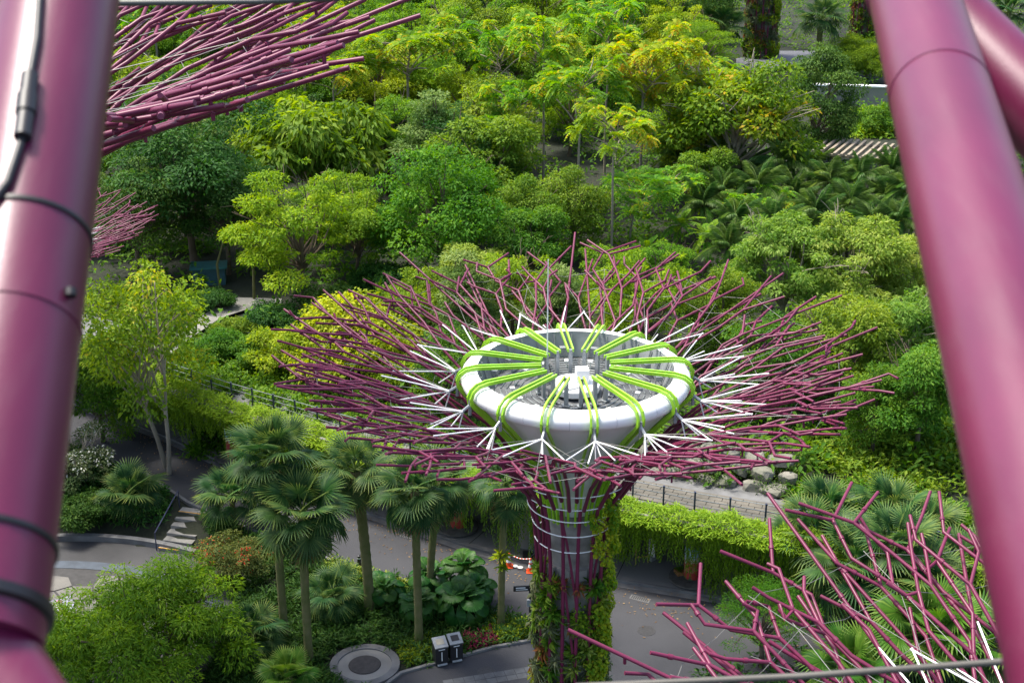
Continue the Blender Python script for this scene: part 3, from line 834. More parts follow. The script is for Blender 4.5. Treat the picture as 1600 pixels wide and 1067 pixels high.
# pinnate leaf arrays along an arched midrib starting at the origin along +X
def pinnate(L, npair, wl, ww, arch, g, tip_scale=.4, vee=.35):
    P, A, N, LL, WW, T = [], [], [], [], [], []
    for i in range(npair):
        t = .16 + .84 * i / (npair - 1)
        x = L * (t - .12 * arch * t * t); z = L * arch * (.55 * t - 1.05 * t * t)
        tx, tz_ = 1 - .24 * arch * t, arch * (.55 - 2.1 * t)
        ln = wl * (math.sin(PI * (.12 + .80 * t)) * .85 + .15)
        for s in (-1, 1):
            P.append((x, 0, z)); A.append((.55 * tx + .1, s * 1.0, tz_ * .5 - vee * .5 + g.uniform(-.12, .12))); N.append((-.2 * tz_, s * vee, 1))
            LL.append(ln * g.uniform(.9, 1.1)); WW.append(ww); T.append(min(1, max(0, g.gauss(.5, .22))))
    return [np.array(q, float) for q in (P, A, N, LL, WW, T)]
def frond_mesh(name, L, npair, wl, ww, arch, m, seed, vee=.35, droop=.25):
    g = random.Random(seed)
    P, A, N, LL, WW, T = pinnate(L, npair, wl, ww, arch, g, vee=vee)
    V, F, Tt = leaf_arrays(P, A, N, LL, WW, T, droop)
    # midrib as thin three sided tube
    mb = MB()
    pts = [(L * (t - .12 * arch * t * t), 0, L * arch * (.55 * t - 1.05 * t * t)) for t in np.linspace(0, 1, 9)]
    mb.tube(pts, [.026 * L * (1 - .85 * i / 8) * .5 for i in range(9)], 3, cap=False, tint=.75)
    V2 = np.array(mb.v); F2 = []
    for f in mb.f: F2 += [(f[0], f[1], f[2]), (f[0], f[2], f[3])]
    return np_mesh(name, np.concatenate([V, V2]), np.concatenate([F, np.array(F2) + len(V)]), LM[m], np.concatenate([Tt, np.array(mb.t)]))
COCO = [frond_mesh('frond', 1.0, 30, .30, .019, a_, 'coco', i, vee=.55, droop=.5) for i, a_ in enumerate((.35, .6, .85))]
FERN = [frond_mesh('fern_frond', 1.0, 22, .22, .06, a_, 'fern', 7 + i, vee=.1, droop=.1) for i, a_ in enumerate((.4, .65))]

# rosette tree: slim stems carrying umbrella whorls of compound leaves
def rosette_tree(key, seed, m, nw, h, spread, leafL=.34):
    g = random.Random(seed)
    AR = [[], [], [], [], [], []]
    mb = MB()
    pts = [Vector((0, 0, -.3)), Vector((g.uniform(-.04, .04), g.uniform(-.04, .04), h * .4)), Vector((g.uniform(-.1, .1), g.uniform(-.1, .1), h * .75)), Vector((g.uniform(-.1, .1), g.uniform(-.1, .1), h))]
    mb.tube(pts, [.034, .027, .022, .014], 7, cap=False)
    heads = [(pts[3], 1.0)]
    for k in range(nw - 1):
        t = g.uniform(.5, .98); base = pts[1].lerp(pts[3], t)
        a = k * 2.4 + g.uniform(-.4, .4); rad = spread * g.uniform(.5, 1.0) * (1.25 - .5 * t)
        tip = Vector((base.x + math.cos(a) * rad, base.y + math.sin(a) * rad, base.z + rad * g.uniform(.15, .65)))
        limb(mb, base, tip, .014, .008, g, 5, .12)
        heads.append((tip, g.uniform(.7, 1.05)))
    for tip, s in heads:
        n = g.randint(11, 15)
        tt = g.gauss(.0, .16)
        for q in range(n):
            a = 2 * PI * q / n + g.uniform(-.2, .2); el = g.uniform(-.25, .9)
            P, A, N, LL, WW, T = pinnate(leafL * s * g.uniform(.8, 1.1), 8, .12 * s, .05 * s, .95, g, vee=.15)
            rot = np.array((Matrix.Rotation(a, 3, 'Z') @ Matrix.Rotation(-el, 3, 'Y')))
            AR[0].append(P @ rot.T + np.array(tip)); AR[1].append(A @ rot.T); AR[2].append(N @ rot.T); AR[3].append(LL); AR[4].append(WW); AR[5].append(np.clip(T + tt + (.16 if el < 0 else 0), 0, .98))
    a_ = [np.concatenate(x) for x in AR]
    V, F, T = leaf_arrays(*a_, .12)
    PROTO[key] = (mb.mesh(key + '_trunk', BARKP, True), np_mesh(key + '_crown', V, F, LM[m], T), h * .82)
LM['rose'] = leaf_mat('whorl leaf', (0.055, 0.17, 0.012), (0.115, 0.29, 0.018), (0.23, 0.40, 0.03), .42, accent=(0.42, 0.40, 0.02))
LM['rosey'] = leaf_mat('whorl leaf yellowing', (0.085, 0.18, 0.010), (0.18, 0.31, 0.016), (0.33, 0.42, 0.03), .42, accent=(0.50, 0.36, 0.02))
rosette_tree('rose1', 1, 'rose', 16, 2.9, 1.0)
rosette_tree('rose2', 2, 'rose', 22, 2.5, 1.05)
rosette_tree('rose3', 3, 'rosey', 20, 2.7, 1.0)
rosette_tree('rose4', 4, 'rosey', 26, 2.2, 1.1)
rosette_tree('layer', 5, 'rose', 18, 1.6, 1.0, .42)

PRNG = random.Random(77)
PLACED = []
def solve(cx, cy, rpx, k):
    """ground position of a plant whose crown centre is seen at cx,cy with radius rpx"""
    zc = 8.0
    for _ in range(12):
        p = at(cx, cy, zc); s = rpx * depth_of(p) / FPX
        g = tz(p.x, p.y); zc = .5 * zc + .5 * (g + k * s)
    p = at(cx, cy, zc)
    return p.x, p.y, tz(p.x, p.y), s
def tree(key, cx, cy, rpx, label, cat='tree', name=None, group=None, rz=None, hs=1.0):
    tm, cm, k = PROTO[key]
    x, y, z, s = solve(cx, cy, rpx, k * hs)
    t = empty(name or ('shrub' if cat == 'shrub' else 'broadleaf_tree'), (x, y, z), PRNG.uniform(0, 6.28) if rz is None else rz, s)
    if hs != 1.0: t.scale = (s, s, s * hs)
    link('trunk' if cat == 'tree' else 'stem', tm, t); link('crown' if cat == 'tree' else 'foliage', cm, t)
    tag(t, label, cat, group)
    PLACED.append((x, y, s))
    return t

# --- fan palms
def fan_mesh(name, nseg, span, m, seed, droop=.35, fuse=.5, wide=1.0, yellow=.25, pleat=.045):
    """a fan leaf: stalk along +X from the origin to 1, blade of radius 1 beyond"""
    g = random.Random(seed)
    mb = MB()
    V, F, T = [], [], []
    c = Vector((1.0, 0, 0))
    da = span / nseg
    for i in range(nseg):
        th = -span / 2 + (i + .5) * da
        Ls = (1.0 - .22 * (abs(th) / (span / 2)) ** 2) * g.uniform(.93, 1.05)
        def P(r, dth, dz): 
            a = th + dth
            fold = -.10 * r * math.cos(a * .5)
            return (c.x + r * math.cos(a), r * math.sin(a), dz - droop * (r ** 2.4) * (1.05 - .25 * math.cos(a)) + .10 * abs(math.sin(a)) * r)
        h = da * .5
        w2 = math.tan(h)
        tv = min(1, max(0, g.gauss(.42, .16)))
        tipd = -.18 * g.uniform(.3, 1.4) * droop * 2
        pts = [P(.04, 0, 0), P(fuse, -h, -.012), P(fuse, 0, pleat), P(fuse, h, -.012),
               P(fuse + (Ls - fuse) * .55, -h * .40, -.01 + tipd * .3), P(fuse + (Ls - fuse) * .55, h * .40, -.01 + tipd * .3), P(Ls, 0, tipd)]
        b = len(V)
        V += pts; T += [tv * .8, tv, tv, tv, min(1, tv + .12), min(1, tv + .12), min(1, tv + yellow + g.uniform(0, .35))]
        F += [(b, b + 1, b + 2), (b, b + 2, b + 3), (b + 1, b + 4, b + 2), (b + 2, b + 5, b + 3), (b + 2, b + 4, b + 6), (b + 2, b + 6, b + 5)]
    mb.tube([(0, 0, 0), (.5, 0, .02), (1.04, 0, 0)], [.03, .022, .016], 4, cap=False, tint=.7)
    n = len(V); V += mb.v; T += mb.t
    for f in mb.f: F += [(f[0] + n, f[1] + n, f[2] + n), (f[0] + n, f[2] + n, f[3] + n)]
    return np_mesh(name, np.array(V), np.array(F), LM[m], np.array(T))
FAN = [fan_mesh('fan_leaf', 32, R(290), 'palm', 10 + i, dr, fuse=.4) for i, dr in enumerate((.12, .3, .55))]
FANB = [fan_mesh('young_fan_leaf', 34, R(300), 'palmb', 20 + i, dr) for i, dr in enumerate((.1, .3))]
FAND = fan_mesh('dead_fan_leaf', 26, R(240), 'straw', 31, .8)
LIC = [fan_mesh('pleated_leaf', 26, R(330), 'licuala', 40 + i, dr, fuse=.93, yellow=.1, pleat=.06) for i, dr in enumerate((.1, .2, .3))]
for i_, me in enumerate(LIC):            # the blade tilts down from the end of its stalk
    rm = Matrix.Rotation(R(30 + 22 * i_), 3, 'Y')
    for v in me.vertices:
        if v.co.x > 1.05 or abs(v.co.y) > .05: v.co = Vector((1.25, 0, 0)) + rm @ ((v.co - Vector((1, 0, 0))) * .62)
        elif v.co.x > .9: v.co = Vector((1.25 + (v.co.x - 1) * .6, v.co.y, v.co.z))
def quat_dir(az, el, roll=0.0):
    return (Matrix.Rotation(az, 3, 'Z') @ Matrix.Rotation(-el, 3, 'Y') @ Matrix.Rotation(roll, 3, 'X')).to_euler()
def palm_crown(t, z, n, s, meshes, seed, emin=-55, emax=80, dead=0, name='frond', x=0, y=0, power=.8):
    g = random.Random(seed)
    for k in range(n):
        f = k / max(1, n - 1)
        el = R(emax + (emin - emax) * f ** power + g.uniform(-9, 9))
        me = meshes[min(len(meshes) - 1, int(f * len(meshes)))]
        sc = s * g.uniform(.85, 1.1) * (.75 + .25 * min(1, f * 4))
        link(name, me, t, (x, y, z + g.uniform(-.1, .1) * s), quat_dir(k * 2.39996 + g.uniform(-.25, .25), el, g.uniform(-.3, .3)), sc)
    for k in range(dead):
        link('dead_frond', FAND, t, (x, y, z - .12 * s), quat_dir(k * 2.4 + g.uniform(-.3, .3), R(g.uniform(-86, -68))), s * g.uniform(.7, .9))
def palm_trunk(t, h, r, tilt=(0, 0), m=PALMB):
    mb = MB(); n = 34; pts, rs = [], []
    for i in range(n + 1):
        f = i / n
        pts.append((tilt[0] * f * f, tilt[1] * f * f, -.4 + (h + .4) * f)); rs.append(r * (1.25 - .3 * min(1, f * 5) + (.10 if i % 2 else 0)))
    mb.tube(pts, rs, 10, cap=False)
    return mb.build('trunk', m, t, True)
def fan_palm(bx, by, cx, cy, rpx, label, seed, n=26, dead=5, group=None, zb=0.0, trunk_r=.17, meshes=None):
    p = at(bx, by, zb)
    tanr = math.tan(PITCH + math.atan((cy - 533.5) / FPX))
    h = CAM_H - p.y * tanr - zb
    q = at(cx, cy, zb + h)
    s = rpx * .82 * depth_of(q) / FPX / 1.75
    t = empty('fan_palm', (p.x, p.y, zb))
    palm_trunk(t, h, trunk_r, (q.x - p.x, 0))
    gv = random.Random(seed * 7 + 1)
    palm_crown(t, h, n + gv.randint(-5, 4), s, meshes or FAN, seed, emin=gv.uniform(-72, -45), emax=gv.uniform(70, 86), dead=dead + gv.randint(0, 4), x=q.x - p.x, power=gv.uniform(.7, 1.0))
    tag(t, label, 'palm', group); PLACED.append((p.x, p.y, s * 1.5))
    return t
def low_palm(cx, cy, rpx, label, seed, meshes=None, n=18, cat='palm', name='fan_palm', h=.6, emin=-25, group=None, stem=.12, mt=PALMB, z0=None):
    """stemless or short palm: crown centre seen at cx,cy"""
    g = 0.0 if z0 is None else z0
    for _ in range(6):
        p = at(cx, cy, g + h); g = tz(p.x, p.y) if z0 is None else z0
    s = rpx * depth_of(p) / FPX / 1.75
    t = empty(name, (p.x, p.y, g))
    palm_trunk(t, h, stem, m=mt)
    palm_crown(t, h, n, s, meshes or FAN, seed, emin=emin, name='frond')
    tag(t, label, cat, group); PLACED.append((p.x, p.y, s * 1.2))
    return t
def feather_palm(cx, cy, rpx, label, seed, h=3.0, n=20, meshes=None, name='feather_palm', cat='palm', group=None, emin=-30, emax=82, m=BARK, scale_f=1.0, tr=.13):
    g = UP
    for _ in range(6):
        p = at(cx, cy, g + h); g = tz(p.x, p.y)
    s = rpx * depth_of(p) / FPX * scale_f
    t = empty(name, (p.x, p.y, g))
    palm_trunk(t, h, tr, m=m)
    palm_crown(t, h, n, s, meshes or COCO, seed, emin=emin, emax=emax, power=.9)
    tag(t, label, cat, group); PLACED.append((p.x, p.y, s))
    return t

# foreground fan palms
fan_palm(483, 1035, 472, 800, 98, 'tall fan palm with pale dead skirt standing nearest the round tree pit', 1, n=34, dead=9)
fan_palm(445, 1000, 425, 712, 92, 'tall fan palm behind the nearest one, crown overlapping its top left', 2, n=32, dead=6)
fan_palm(578, 955, 555, 735, 84, 'dark fan palm with thick mossy trunk under the left canopy edge', 3, n=28, dead=4, trunk_r=.22)
fan_palm(655, 1008, 648, 765, 84, 'fan palm with reddish fibre collar between the round-leaf clumps', 4, n=28, dead=4)
fan_palm(672, 935, 690, 752, 78, 'fan palm just right of the one with reddish collar', 5, n=26, dead=3)
fan_palm(783, 980, 790, 757, 72, 'fan palm left of the planted tower trunk with bird-nest fern on it', 6, n=24, dead=4, trunk_r=.15)
low_palm(362, 775, 62, 'short fan palm at the top of the staircase', 7, n=20, h=1.4)
low_palm(205, 772, 58, 'dark stemless fan palm left of the staircase', 8, n=20, h=.7)
low_palm(395, 985, 58, 'half hidden dark fan palm right of the big bright shrub', 9, n=16, h=1.0)
low_palm(452, 1056, 52, 'low bright fan palm at the bottom edge left of tree pit', 10, FANB, n=16, h=.8)
low_palm(520, 930, 55, 'dark low fan palm in the shade between mossy trunks', 11, n=16, h=1.0)
# bird-nest fern on the palm trunk
p = at(783, 980, 0)
bn = empty('nest_fern', (p.x + .02, p.y - .1, 34 - p.y * math.tan(PITCH + math.atan((868 - 533.5) / FPX))))
BNM = tuft_mesh('leaf_rosette', 30, .62, .13, LM['lime'], 55, droop=.3)
link('leaf_rosette', BNM, bn, s=1.0); link('leaf_rosette', BNM, bn, (0.05, -.1, -.45), rot=(.2, .1, 1), s=.7)
tag(bn, 'lime green nest fern growing on a palm trunk', 'fern')
# round pleated palms
for i, (cx, cy, r, lab) in enumerate(((672, 905, 40, 'round-leaf palm clump behind the slender whitewashed trunk, upper left'), (655, 948, 40, 'round-leaf palm clump lowest at left of the whitewashed trunk'), (725, 895, 44, 'round-leaf palm clump nearest the road'), (722, 945, 52, 'largest round-leaf palm clump above the two bins'), (745, 925, 36, 'round-leaf palm clump at right end of the bed'), (600, 925, 36, 'round-leaf palm clump in deep shade between mossy trunks'))):
    low_palm(cx, cy, r, lab, 60 + i, LIC, n=22, h=.75, emin=-12, name='pleated_palm', stem=.06)
# fan palms on the right, above the walkway and beside it
RP = [(1275, 722, 80, 'fan palm leaning over the right end of the walkway railing'), (1345, 765, 86, 'fan palm in the middle of the right group, spiky bright crown'), (1405, 690, 74, 'fan palm at the back of the right group below the pale trees'), (1460, 715, 70, 'fan palm touching the right tube, upper one'), (1455, 790, 80, 'fan palm touching the right tube, lower one'), (1290, 800, 70, 'fan palm below the railing end, drooping over hanging creepers'), (1400, 850, 76, 'shaded fan palm behind the lower right branch tips'), (1500, 880, 70, 'fan palm at the right edge behind the thick tube')]
for i, (cx, cy, r, lab) in enumerate(RP):
    low_palm(cx, cy, r, lab, 80 + i, n=26, h=3.4 if i != 6 else 4.5, emin=-50, stem=.16)
low_palm(1455, 985, 100, 'large bright fan palm under the lower right steel canopy', 95, FANB + FAN[2:], n=24, h=2.6, emin=-40, z0=0)
low_palm(1330, 1045, 80, 'fan palm at the bottom edge under the lower right canopy', 96, FANB + FAN[2:], n=20, h=1.6, emin=-40, z0=0)
low_palm(1545, 1010, 90, 'fan palm in the far lower right corner behind tube', 97, FANB + FAN[2:], n=18, h=2.2, z0=0)

# listed trees
TREES = [
 ('dark', 290, 255, 118, 'large dark green tree below the upper left steel canopy'),
 ('dark', 205, 330, 80, 'dark shaded tree behind the small far tower canopy'),
 ('dark', 350, 330, 70, 'dark tree between big dark crown and bright yellow-green tree'),
 ('bigleaf', 490, 235, 112, 'tree with big drooping leaves right of the upper left canopy tips'),
 ('yellow2', 465, 350, 96, 'yellow-green tree left of the dense round bright tree'),
 ('bright2', 555, 355, 62, 'light green tree tucked between yellow-green tree and round tree'),
 ('bright', 690, 330, 98, 'dense round bright green tree in the middle of the wood'),
 ('tiered', 682, 225, 78, 'grey-green tiered tree directly above the dense round tree'),
 ('twiggy', 560, 165, 42, 'thin twiggy grey tree behind the big-leaf tree'),
 ('yellow', 742, 168, 66, 'golden layered tree right of the grey-green tiered tree'),
 ('yellow', 590, 120, 66, 'flat-topped yellow-green tree right of the steel canopy tips'),
 ('bright2', 500, 120, 60, 'light green tree directly behind the steel canopy tips'),
 ('yellow', 660, 125, 56, 'yellow-green layered tree left of the golden tree top'),
 ('yellow2', 640, 45, 62, 'pale yellow-green tree at the top edge left of centre'),
 ('shrubd', 615, 82, 36, 'dark round bush-like tree among yellow crowns at upper left centre'),
 ('yellow2', 710, 70, 62, 'fine yellow tree below the top edge left of the whorled trees'),
 ('yellow', 840, 25, 64, 'yellow-green tree at the top edge just left of centre'),
 ('bright', 1000, 22, 58, 'bright green layered tree at the top edge right of centre'),
 ('mid', 920, 20, 50, 'mid green tree at the top edge in the centre'),
 ('dark', 1090, 20, 60, 'dark green tree at the top edge left of the far tower trunk'),
 ('feather', 1085, 85, 66, 'pale feathery tree below the dark one left of far trunk'),
 ('olive', 1150, 190, 112, 'yellowing open tree with bare pale branches below far trunk'),
 ('olive', 1085, 225, 66, 'yellowing leafy tree left of the bare-branched one'),
 ('column', 1280, 168, 52, 'dark vine-clad columnar tree right of the bare-branched one'),
 ('fine', 1345, 95, 52, 'light green bamboo-like clump beside the right tube'),
 ('mid', 895, 320, 58, 'rounded mid green tree below the slim whorled trunks'),
 ('mid2', 830, 380, 56, 'dim green tree right of the dense round tree foot'),
 ('pale', 1225, 415, 92, 'pale green tree above right of the central canopy, left one'),
 ('pale', 1325, 415, 92, 'pale green tree in the middle of the right-hand pale row'),
 ('pale', 1410, 425, 76, 'pale green tree touching the right tube, highest one'),
 ('pale', 1400, 520, 84, 'pale green tree touching the right tube, middle one'),
 ('mid2', 1440, 610, 78, 'green tree touching the right tube above the fan palms'),
 ('mid2', 1320, 540, 80, 'darker green tree behind the right tips of the central canopy'),
 ('mid', 1370, 630, 60, 'shaded green tree between right canopy tips and fan palms'),
 ('variegated', 735, 425, 56, 'cream-tinged tree just behind the back left of the central canopy'),
 ('yellow', 800, 450, 66, 'yellow-green tree behind the back tips of the central canopy'),
 ('yellow2', 1015, 460, 84, 'bright yellow-green tree behind the back right of the central canopy'),
 ('yellow', 950, 440, 60, 'yellow-green tree straight behind the central white bowl'),
 ('bright', 650, 480, 60, 'shaded green tree seen through the upper left branches'),
 ('mid', 1130, 480, 60, 'green tree seen through upper right branches of the central canopy'),
 ('shruby', 560, 585, 110, 'broad golden-green shrub tree under the left half of the canopy'),
 ('shruby', 455, 610, 64, 'golden-green shrub at the left tips of the central canopy'),
 ('mid', 700, 590, 60, 'shaded tree under the canopy left of the white bowl'),
 ('shruby', 640, 650, 60, 'golden-green shrub below the left branches near the fan palms'),
 ('mid', 1200, 560, 70, 'shaded tree under the right half of the central canopy'),
 ('mid', 150, 600, 66, 'light green tree beside the thick left tube above the road'),
 ('feather', 1195, 965, 78, 'feathery small tree in front of the road at lower right'),
]
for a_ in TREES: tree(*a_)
tree('lone', 228, 520, 108, 'yellow-green tree with two forking trunks left of the walkway', hs=1.3)
for a_ in [
 ('rose1', 850, 105, 74, 'tall slim whorled tree, leftmost of the whorled group'),
 ('rose2', 800, 185, 58, 'short whorled tree beside the golden layered tree'),
 ('rose3', 905, 165, 76, 'whorled tree with curved forked stem in the centre of wood'),
 ('rose1', 950, 75, 66, 'tall whorled tree behind the centre of the whorled group'),
 ('rose4', 1005, 130, 80, 'broad whorled tree with yellow lower leaves, right of the centre'),
 ('rose3', 960, 230, 70, 'lower yellowing whorled tree above the rounded green tree'),
 ('rose4', 1045, 165, 62, 'whorled tree at the right end of the whorled group'),
 ('rose2', 780, 95, 60, 'whorled tree behind the leftmost tall one'),
 ('layer', 985, 320, 66, 'flat layered light green tree above the tree ferns'),
 ('layer', 1050, 300, 56, 'flat layered light green tree left of the feather palms'),
 ('layer', 1180, 330, 50, 'thin layered tree standing among the feather palms'),
]: tree(*a_, name='whorled_tree', hs=1.0 if a_[0] == 'layer' else 1.3)
# shrubs
for a_ in [
 ('fine', 235, 1010, 158, 'huge bright fine-leaved shrub in the lower left foreground'),
 ('redshrub', 365, 872, 62, 'shrub with orange-red blossom right of the staircase'),
 ('whiteshrub', 120, 725, 62, 'white-flowering shrub with bare twigs by the thick left tube'),
 ('shrub', 400, 575, 40, 'rounded climbing-plant mound left of the golden shrub'),
 ('shrub', 350, 540, 42, 'leafy mound beside the upper garden path'),
 ('shrub', 370, 520, 36, 'small leafy mound behind the garden path bend'),
 ('shrubd', 335, 470, 30, 'dark bluish round bush left of the pale stone path'),
 ('shrubd', 430, 500, 46, 'dark bush right of the pale stone path'),
 ('shrubd', 520, 480, 52, 'dark bush behind the upper left canopy tips'),
 ('shrubd', 600, 440, 50, 'dark bush at the foot of the round bright tree'),
 ('shrub', 290, 590, 44, 'leafy shrub above the hanging creepers on the left'),
 ('shrubd', 130, 800, 46, 'dark shrub between left tube and low fan palm'),
 ('shrubd', 1260, 640, 50, 'dark shrub below the right branch tips'),
 ('shrub', 1370, 190, 36, 'bright leafy shrub bed above the timber pergola'),
 ('fern' if False else 'shrub', 60, 1000, 40, 'small mixed shrub at the lower left tube foot'),
]: tree(*a_, cat='shrub')
# tree ferns and feather palms
for i, (cx, cy, r, lab) in enumerate(((1062, 352, 40, 'light green tree fern, left one of the pair above the canopy'), (1105, 372, 40, 'light green tree fern, right one of the pair above the canopy'), (1010, 388, 32, 'small light green tree fern close to the back canopy tips'))):
    feather_palm(cx, cy, r, lab, 110 + i, h=2.6, n=16, meshes=FERN, name='tree_fern', cat='tree fern', emin=-20, emax=60)
g = random.Random(9)
FP = [(1060, 245), (1110, 250), (1165, 262), (1225, 255), (1265, 268), (1130, 300), (1185, 292), (1240, 305), (1295, 285), (1345, 278), (1395, 268), (1150, 345), (1210, 345), (1275, 335), (1330, 318), (1385, 310), (1100, 320), (1310, 360), (1365, 350), (1405, 345), (1140, 385), (1420, 300)]
NM = ['first', 'second', 'third', 'fourth', 'fifth', 'sixth', 'seventh', 'eighth', 'ninth', 'tenth', 'eleventh', 'twelfth']
rows = sorted(FP, key=lambda q: q[1])
for i, (cx, cy) in enumerate(FP):
    row = 0 if cy < 275 else (1 if cy < 312 else 2)
    mates = sorted([q for q in FP if (0 if q[1] < 275 else (1 if q[1] < 312 else 2)) == row])
    lab = '%s feather palm from the left in the %s row of the palm grove' % (NM[mates.index((cx, cy))] , ('back', 'middle', 'front')[row])
    feather_palm(cx, cy, 52, lab, 130 + i, h=g.uniform(2.4, 4.2), n=18, emin=-15, emax=85, group='feather palms in the grove at right')
fan_far = low_palm(1283, 30, 46, 'far fan palm right of the distant tower trunk', 170, n=20, h=6.0, z0=UP, stem=.3)
low_palm(1575, 20, 40, 'far palm seen between the two right tubes', 171, n=20, h=6.0, z0=UP, stem=.3)
low_palm(1130, 40, 44, 'far dark fan palm left of the distant tower trunk', 172, n=18, h=5.0, z0=UP, stem=.3)

# filler trees of the wood
CLEAR = [(at(1240, 97, UP), 7), (at(1350, 155, UP), 6), (at(1365, 235, UP), 7), (at(330, 500, UP), 3), (at(400, 480, UP), 3.5), (at(325, 436, UP), 2.2), (at(1185, 92, UP), 4), (at(270, 545, UP), 3)]
g = random.Random(123)
fill = 0
FILL = {}
ORD = ['leftmost', 'second from left', 'third from left', 'fourth from left', 'fifth from left', 'sixth from left', 'seventh from left', 'eighth from left', 'ninth from left', 'tenth from left'] + ['%s from left' % q for q in ('eleventh', 'twelfth', 'thirteenth', 'fourteenth', 'fifteenth', 'sixteenth', 'seventeenth', 'eighteenth', 'nineteenth', 'twentieth')] + ['twenty-%s from left' % q for q in ('first', 'second', 'third', 'fourth', 'fifth', 'sixth', 'seventh', 'eighth', 'ninth')]
for D in np.arange(64, 206, 5.6):
    wdt = D * .40 + 6
    xx = -wdt + g.uniform(0, 5)
    while xx < wdt:
        x = xx + g.uniform(-1.6, 1.6); y = D + g.uniform(-2.2, 2.2)
        xx += 5.6 + D * .012
        if float(deck_d(np.array([x]), np.array([y]))[0]) < 9: continue
        if any(math.hypot(x - q[0], y - q[1]) < max(2.6, q[2] * .95) for q in PLACED): continue
        if any(math.hypot(x - c[0].x, y - c[0].y) < c[1] for c in CLEAR): continue
        if abs(x / y - .19) < .03 and y > 110 and y < 150: continue
        uu = 800 + FPX * x / (y * math.cos(PITCH) + 28 * math.sin(PITCH))
        if 1130 < uu < 1420 and y > 84: continue
        if uu > 1085 and y > 112: continue
        if 790 < uu < 1060 and 84 < y < 118 and g.random() < .25: continue
        right = x / y > .10 and y < 105
        if y > 105: key = g.choice(['yellow', 'yellow2', 'bright', 'bright2', 'mid', 'rose2', 'rose3', 'yellow2', 'mid2', 'rose4'])
        else: key = g.choice(['dark', 'mid', 'mid2', 'dark', 'tiered', 'bright2'])
        tm, cm, k = PROTO[key]
        s = g.uniform(2.5, 3.7) * (1 if not right else .62) * (.78 if y < 90 else 1.0)
        if key.startswith('rose'): s *= 1.2
        t = empty('wood_tree', (x, y, tz(x, y)), g.uniform(0, 6.28), s)
        link('trunk', tm, t); link('crown', cm, t)
        desc = {'yellow': 'yellow-green layered', 'yellow2': 'fine yellow-green', 'bright': 'dense bright green', 'bright2': 'light green', 'mid': 'rounded mid green', 'mid2': 'loose mid green', 'dark': 'dark green', 'tiered': 'grey-green tiered', 'rose2': 'green whorled', 'rose3': 'yellowing whorled', 'rose4': 'broad whorled'}[key]
        u = 800 + FPX * x / (y * math.cos(PITCH) + 28 * math.sin(PITCH))
        side = 'left' if u < 560 else ('centre' if u < 1040 else 'right')
        dist = 'front' if y < 90 else ('middle' if y < 130 else 'far back')
        tag(t, None, 'tree', 'trees of the crowded wood')
        FILL.setdefault((desc, dist, side), []).append((u, t))
        fill += 1
for (desc, dist, side), L_ in FILL.items():
    L_.sort(key=lambda q: q[0])
    for i_, (u, t) in enumerate(L_):
        zone = {'left': 'left third', 'centre': 'centre', 'right': 'right third'}[side]
        t['label'] = '%s wood tree, %s, %s%s' % (desc, {'front': 'near zone', 'middle': 'middle zone', 'far back': 'far zone'}[dist], zone, '' if len(L_) == 1 else ', ' + ORD[i_])
print('filler trees', fill)

# ------------------------------------------------------------------ ground planting, stuff
def scatter_leaves(name, pts_fn, n, L, W, m, seed, hgt=.3, label='', cat='plants', clump=.35, ncl=None, up=.9, zfix=None):
    g = np.random.default_rng(seed)
    ncl = ncl or n // 40
    C = pts_fn(g, ncl)
    z = terrain(C[:, 0], C[:, 1]) if zfix is None else np.full(len(C), zfix)
    idx = g.integers(0, len(C), n)
    d = unit(g.normal(0, 1, (n, 3)) + np.array([[0, 0, .5]])); d[:, 2] = np.abs(d[:, 2])
    sz = g.uniform(.6, 1.3, len(C))
    off = d * (sz[idx] * g.uniform(.3, 1, n))[:, None] * np.array([[clump, clump, hgt]])
    P = np.stack([C[idx, 0], C[idx, 1], z[idx]], 1) + off
    N = unit(d * .6 + np.array([[0, 0, up]]) + g.normal(0, .4, (n, 3)))
    A = unit(d * np.array([[1, 1, .4]]) + g.normal(0, .5, (n, 3)))
    ct = g.uniform(-.2, .2, len(C))
    V, F, T = leaf_arrays(P, A, N, g.uniform(.6, 1.2, n) * L, g.uniform(.7, 1.2, n) * W, np.clip(g.normal(.5, .2, n) + ct[idx], 0, 1), .15)
    o = link(name, np_mesh(name, V, F, LM[m], T))
    return tag(o, label, cat, kind='stuff')
def in_poly(poly):
    P = np.array([(p[0], p[1]) for p in poly])
    def inside(x, y):
        r = np.zeros(len(x), bool); j = len(P) - 1
        for i in range(len(P)):
            c = ((P[i, 1] > y) != (P[j, 1] > y)) & (x < (P[j, 0] - P[i, 0]) * (y - P[i, 1]) / (P[j, 1] - P[i, 1] + 1e-9) + P[i, 0])
            r ^= c; j = i
        return r
    def fn(g, n):
        out = []
        tot = 0
        while tot < n:
            x = g.uniform(P[:, 0].min(), P[:, 0].max(), n * 3); y = g.uniform(P[:, 1].min(), P[:, 1].max(), n * 3)
            k = inside(x, y); out.append(np.stack([x[k], y[k]], 1)); tot += k.sum()
        return np.concatenate(out)[:n]
    return fn
def wood_pts(g, n):
    out = []; tot = 0
    while tot < n:
        y = 58 + 175 * g.uniform(0, 1, n * 2) ** 1.2; x = g.uniform(-1, 1, n * 2) * (y * .40 + 6)
        d = deck_d(x, y); k = d > 5.3
        for c, r in CLEAR: k &= np.hypot(x - c.x, y - c.y) > r * .7
        out.append(np.stack([x[k], y[k]], 1)); tot += k.sum()
    return np.concatenate(out)[:n]
scatter_leaves('undergrowth', wood_pts, 110000, .5, .22, 'mid', 3, hgt=2.0, clump=1.3, ncl=3000, label='leafy undergrowth on the floor of the wood', cat='undergrowth')
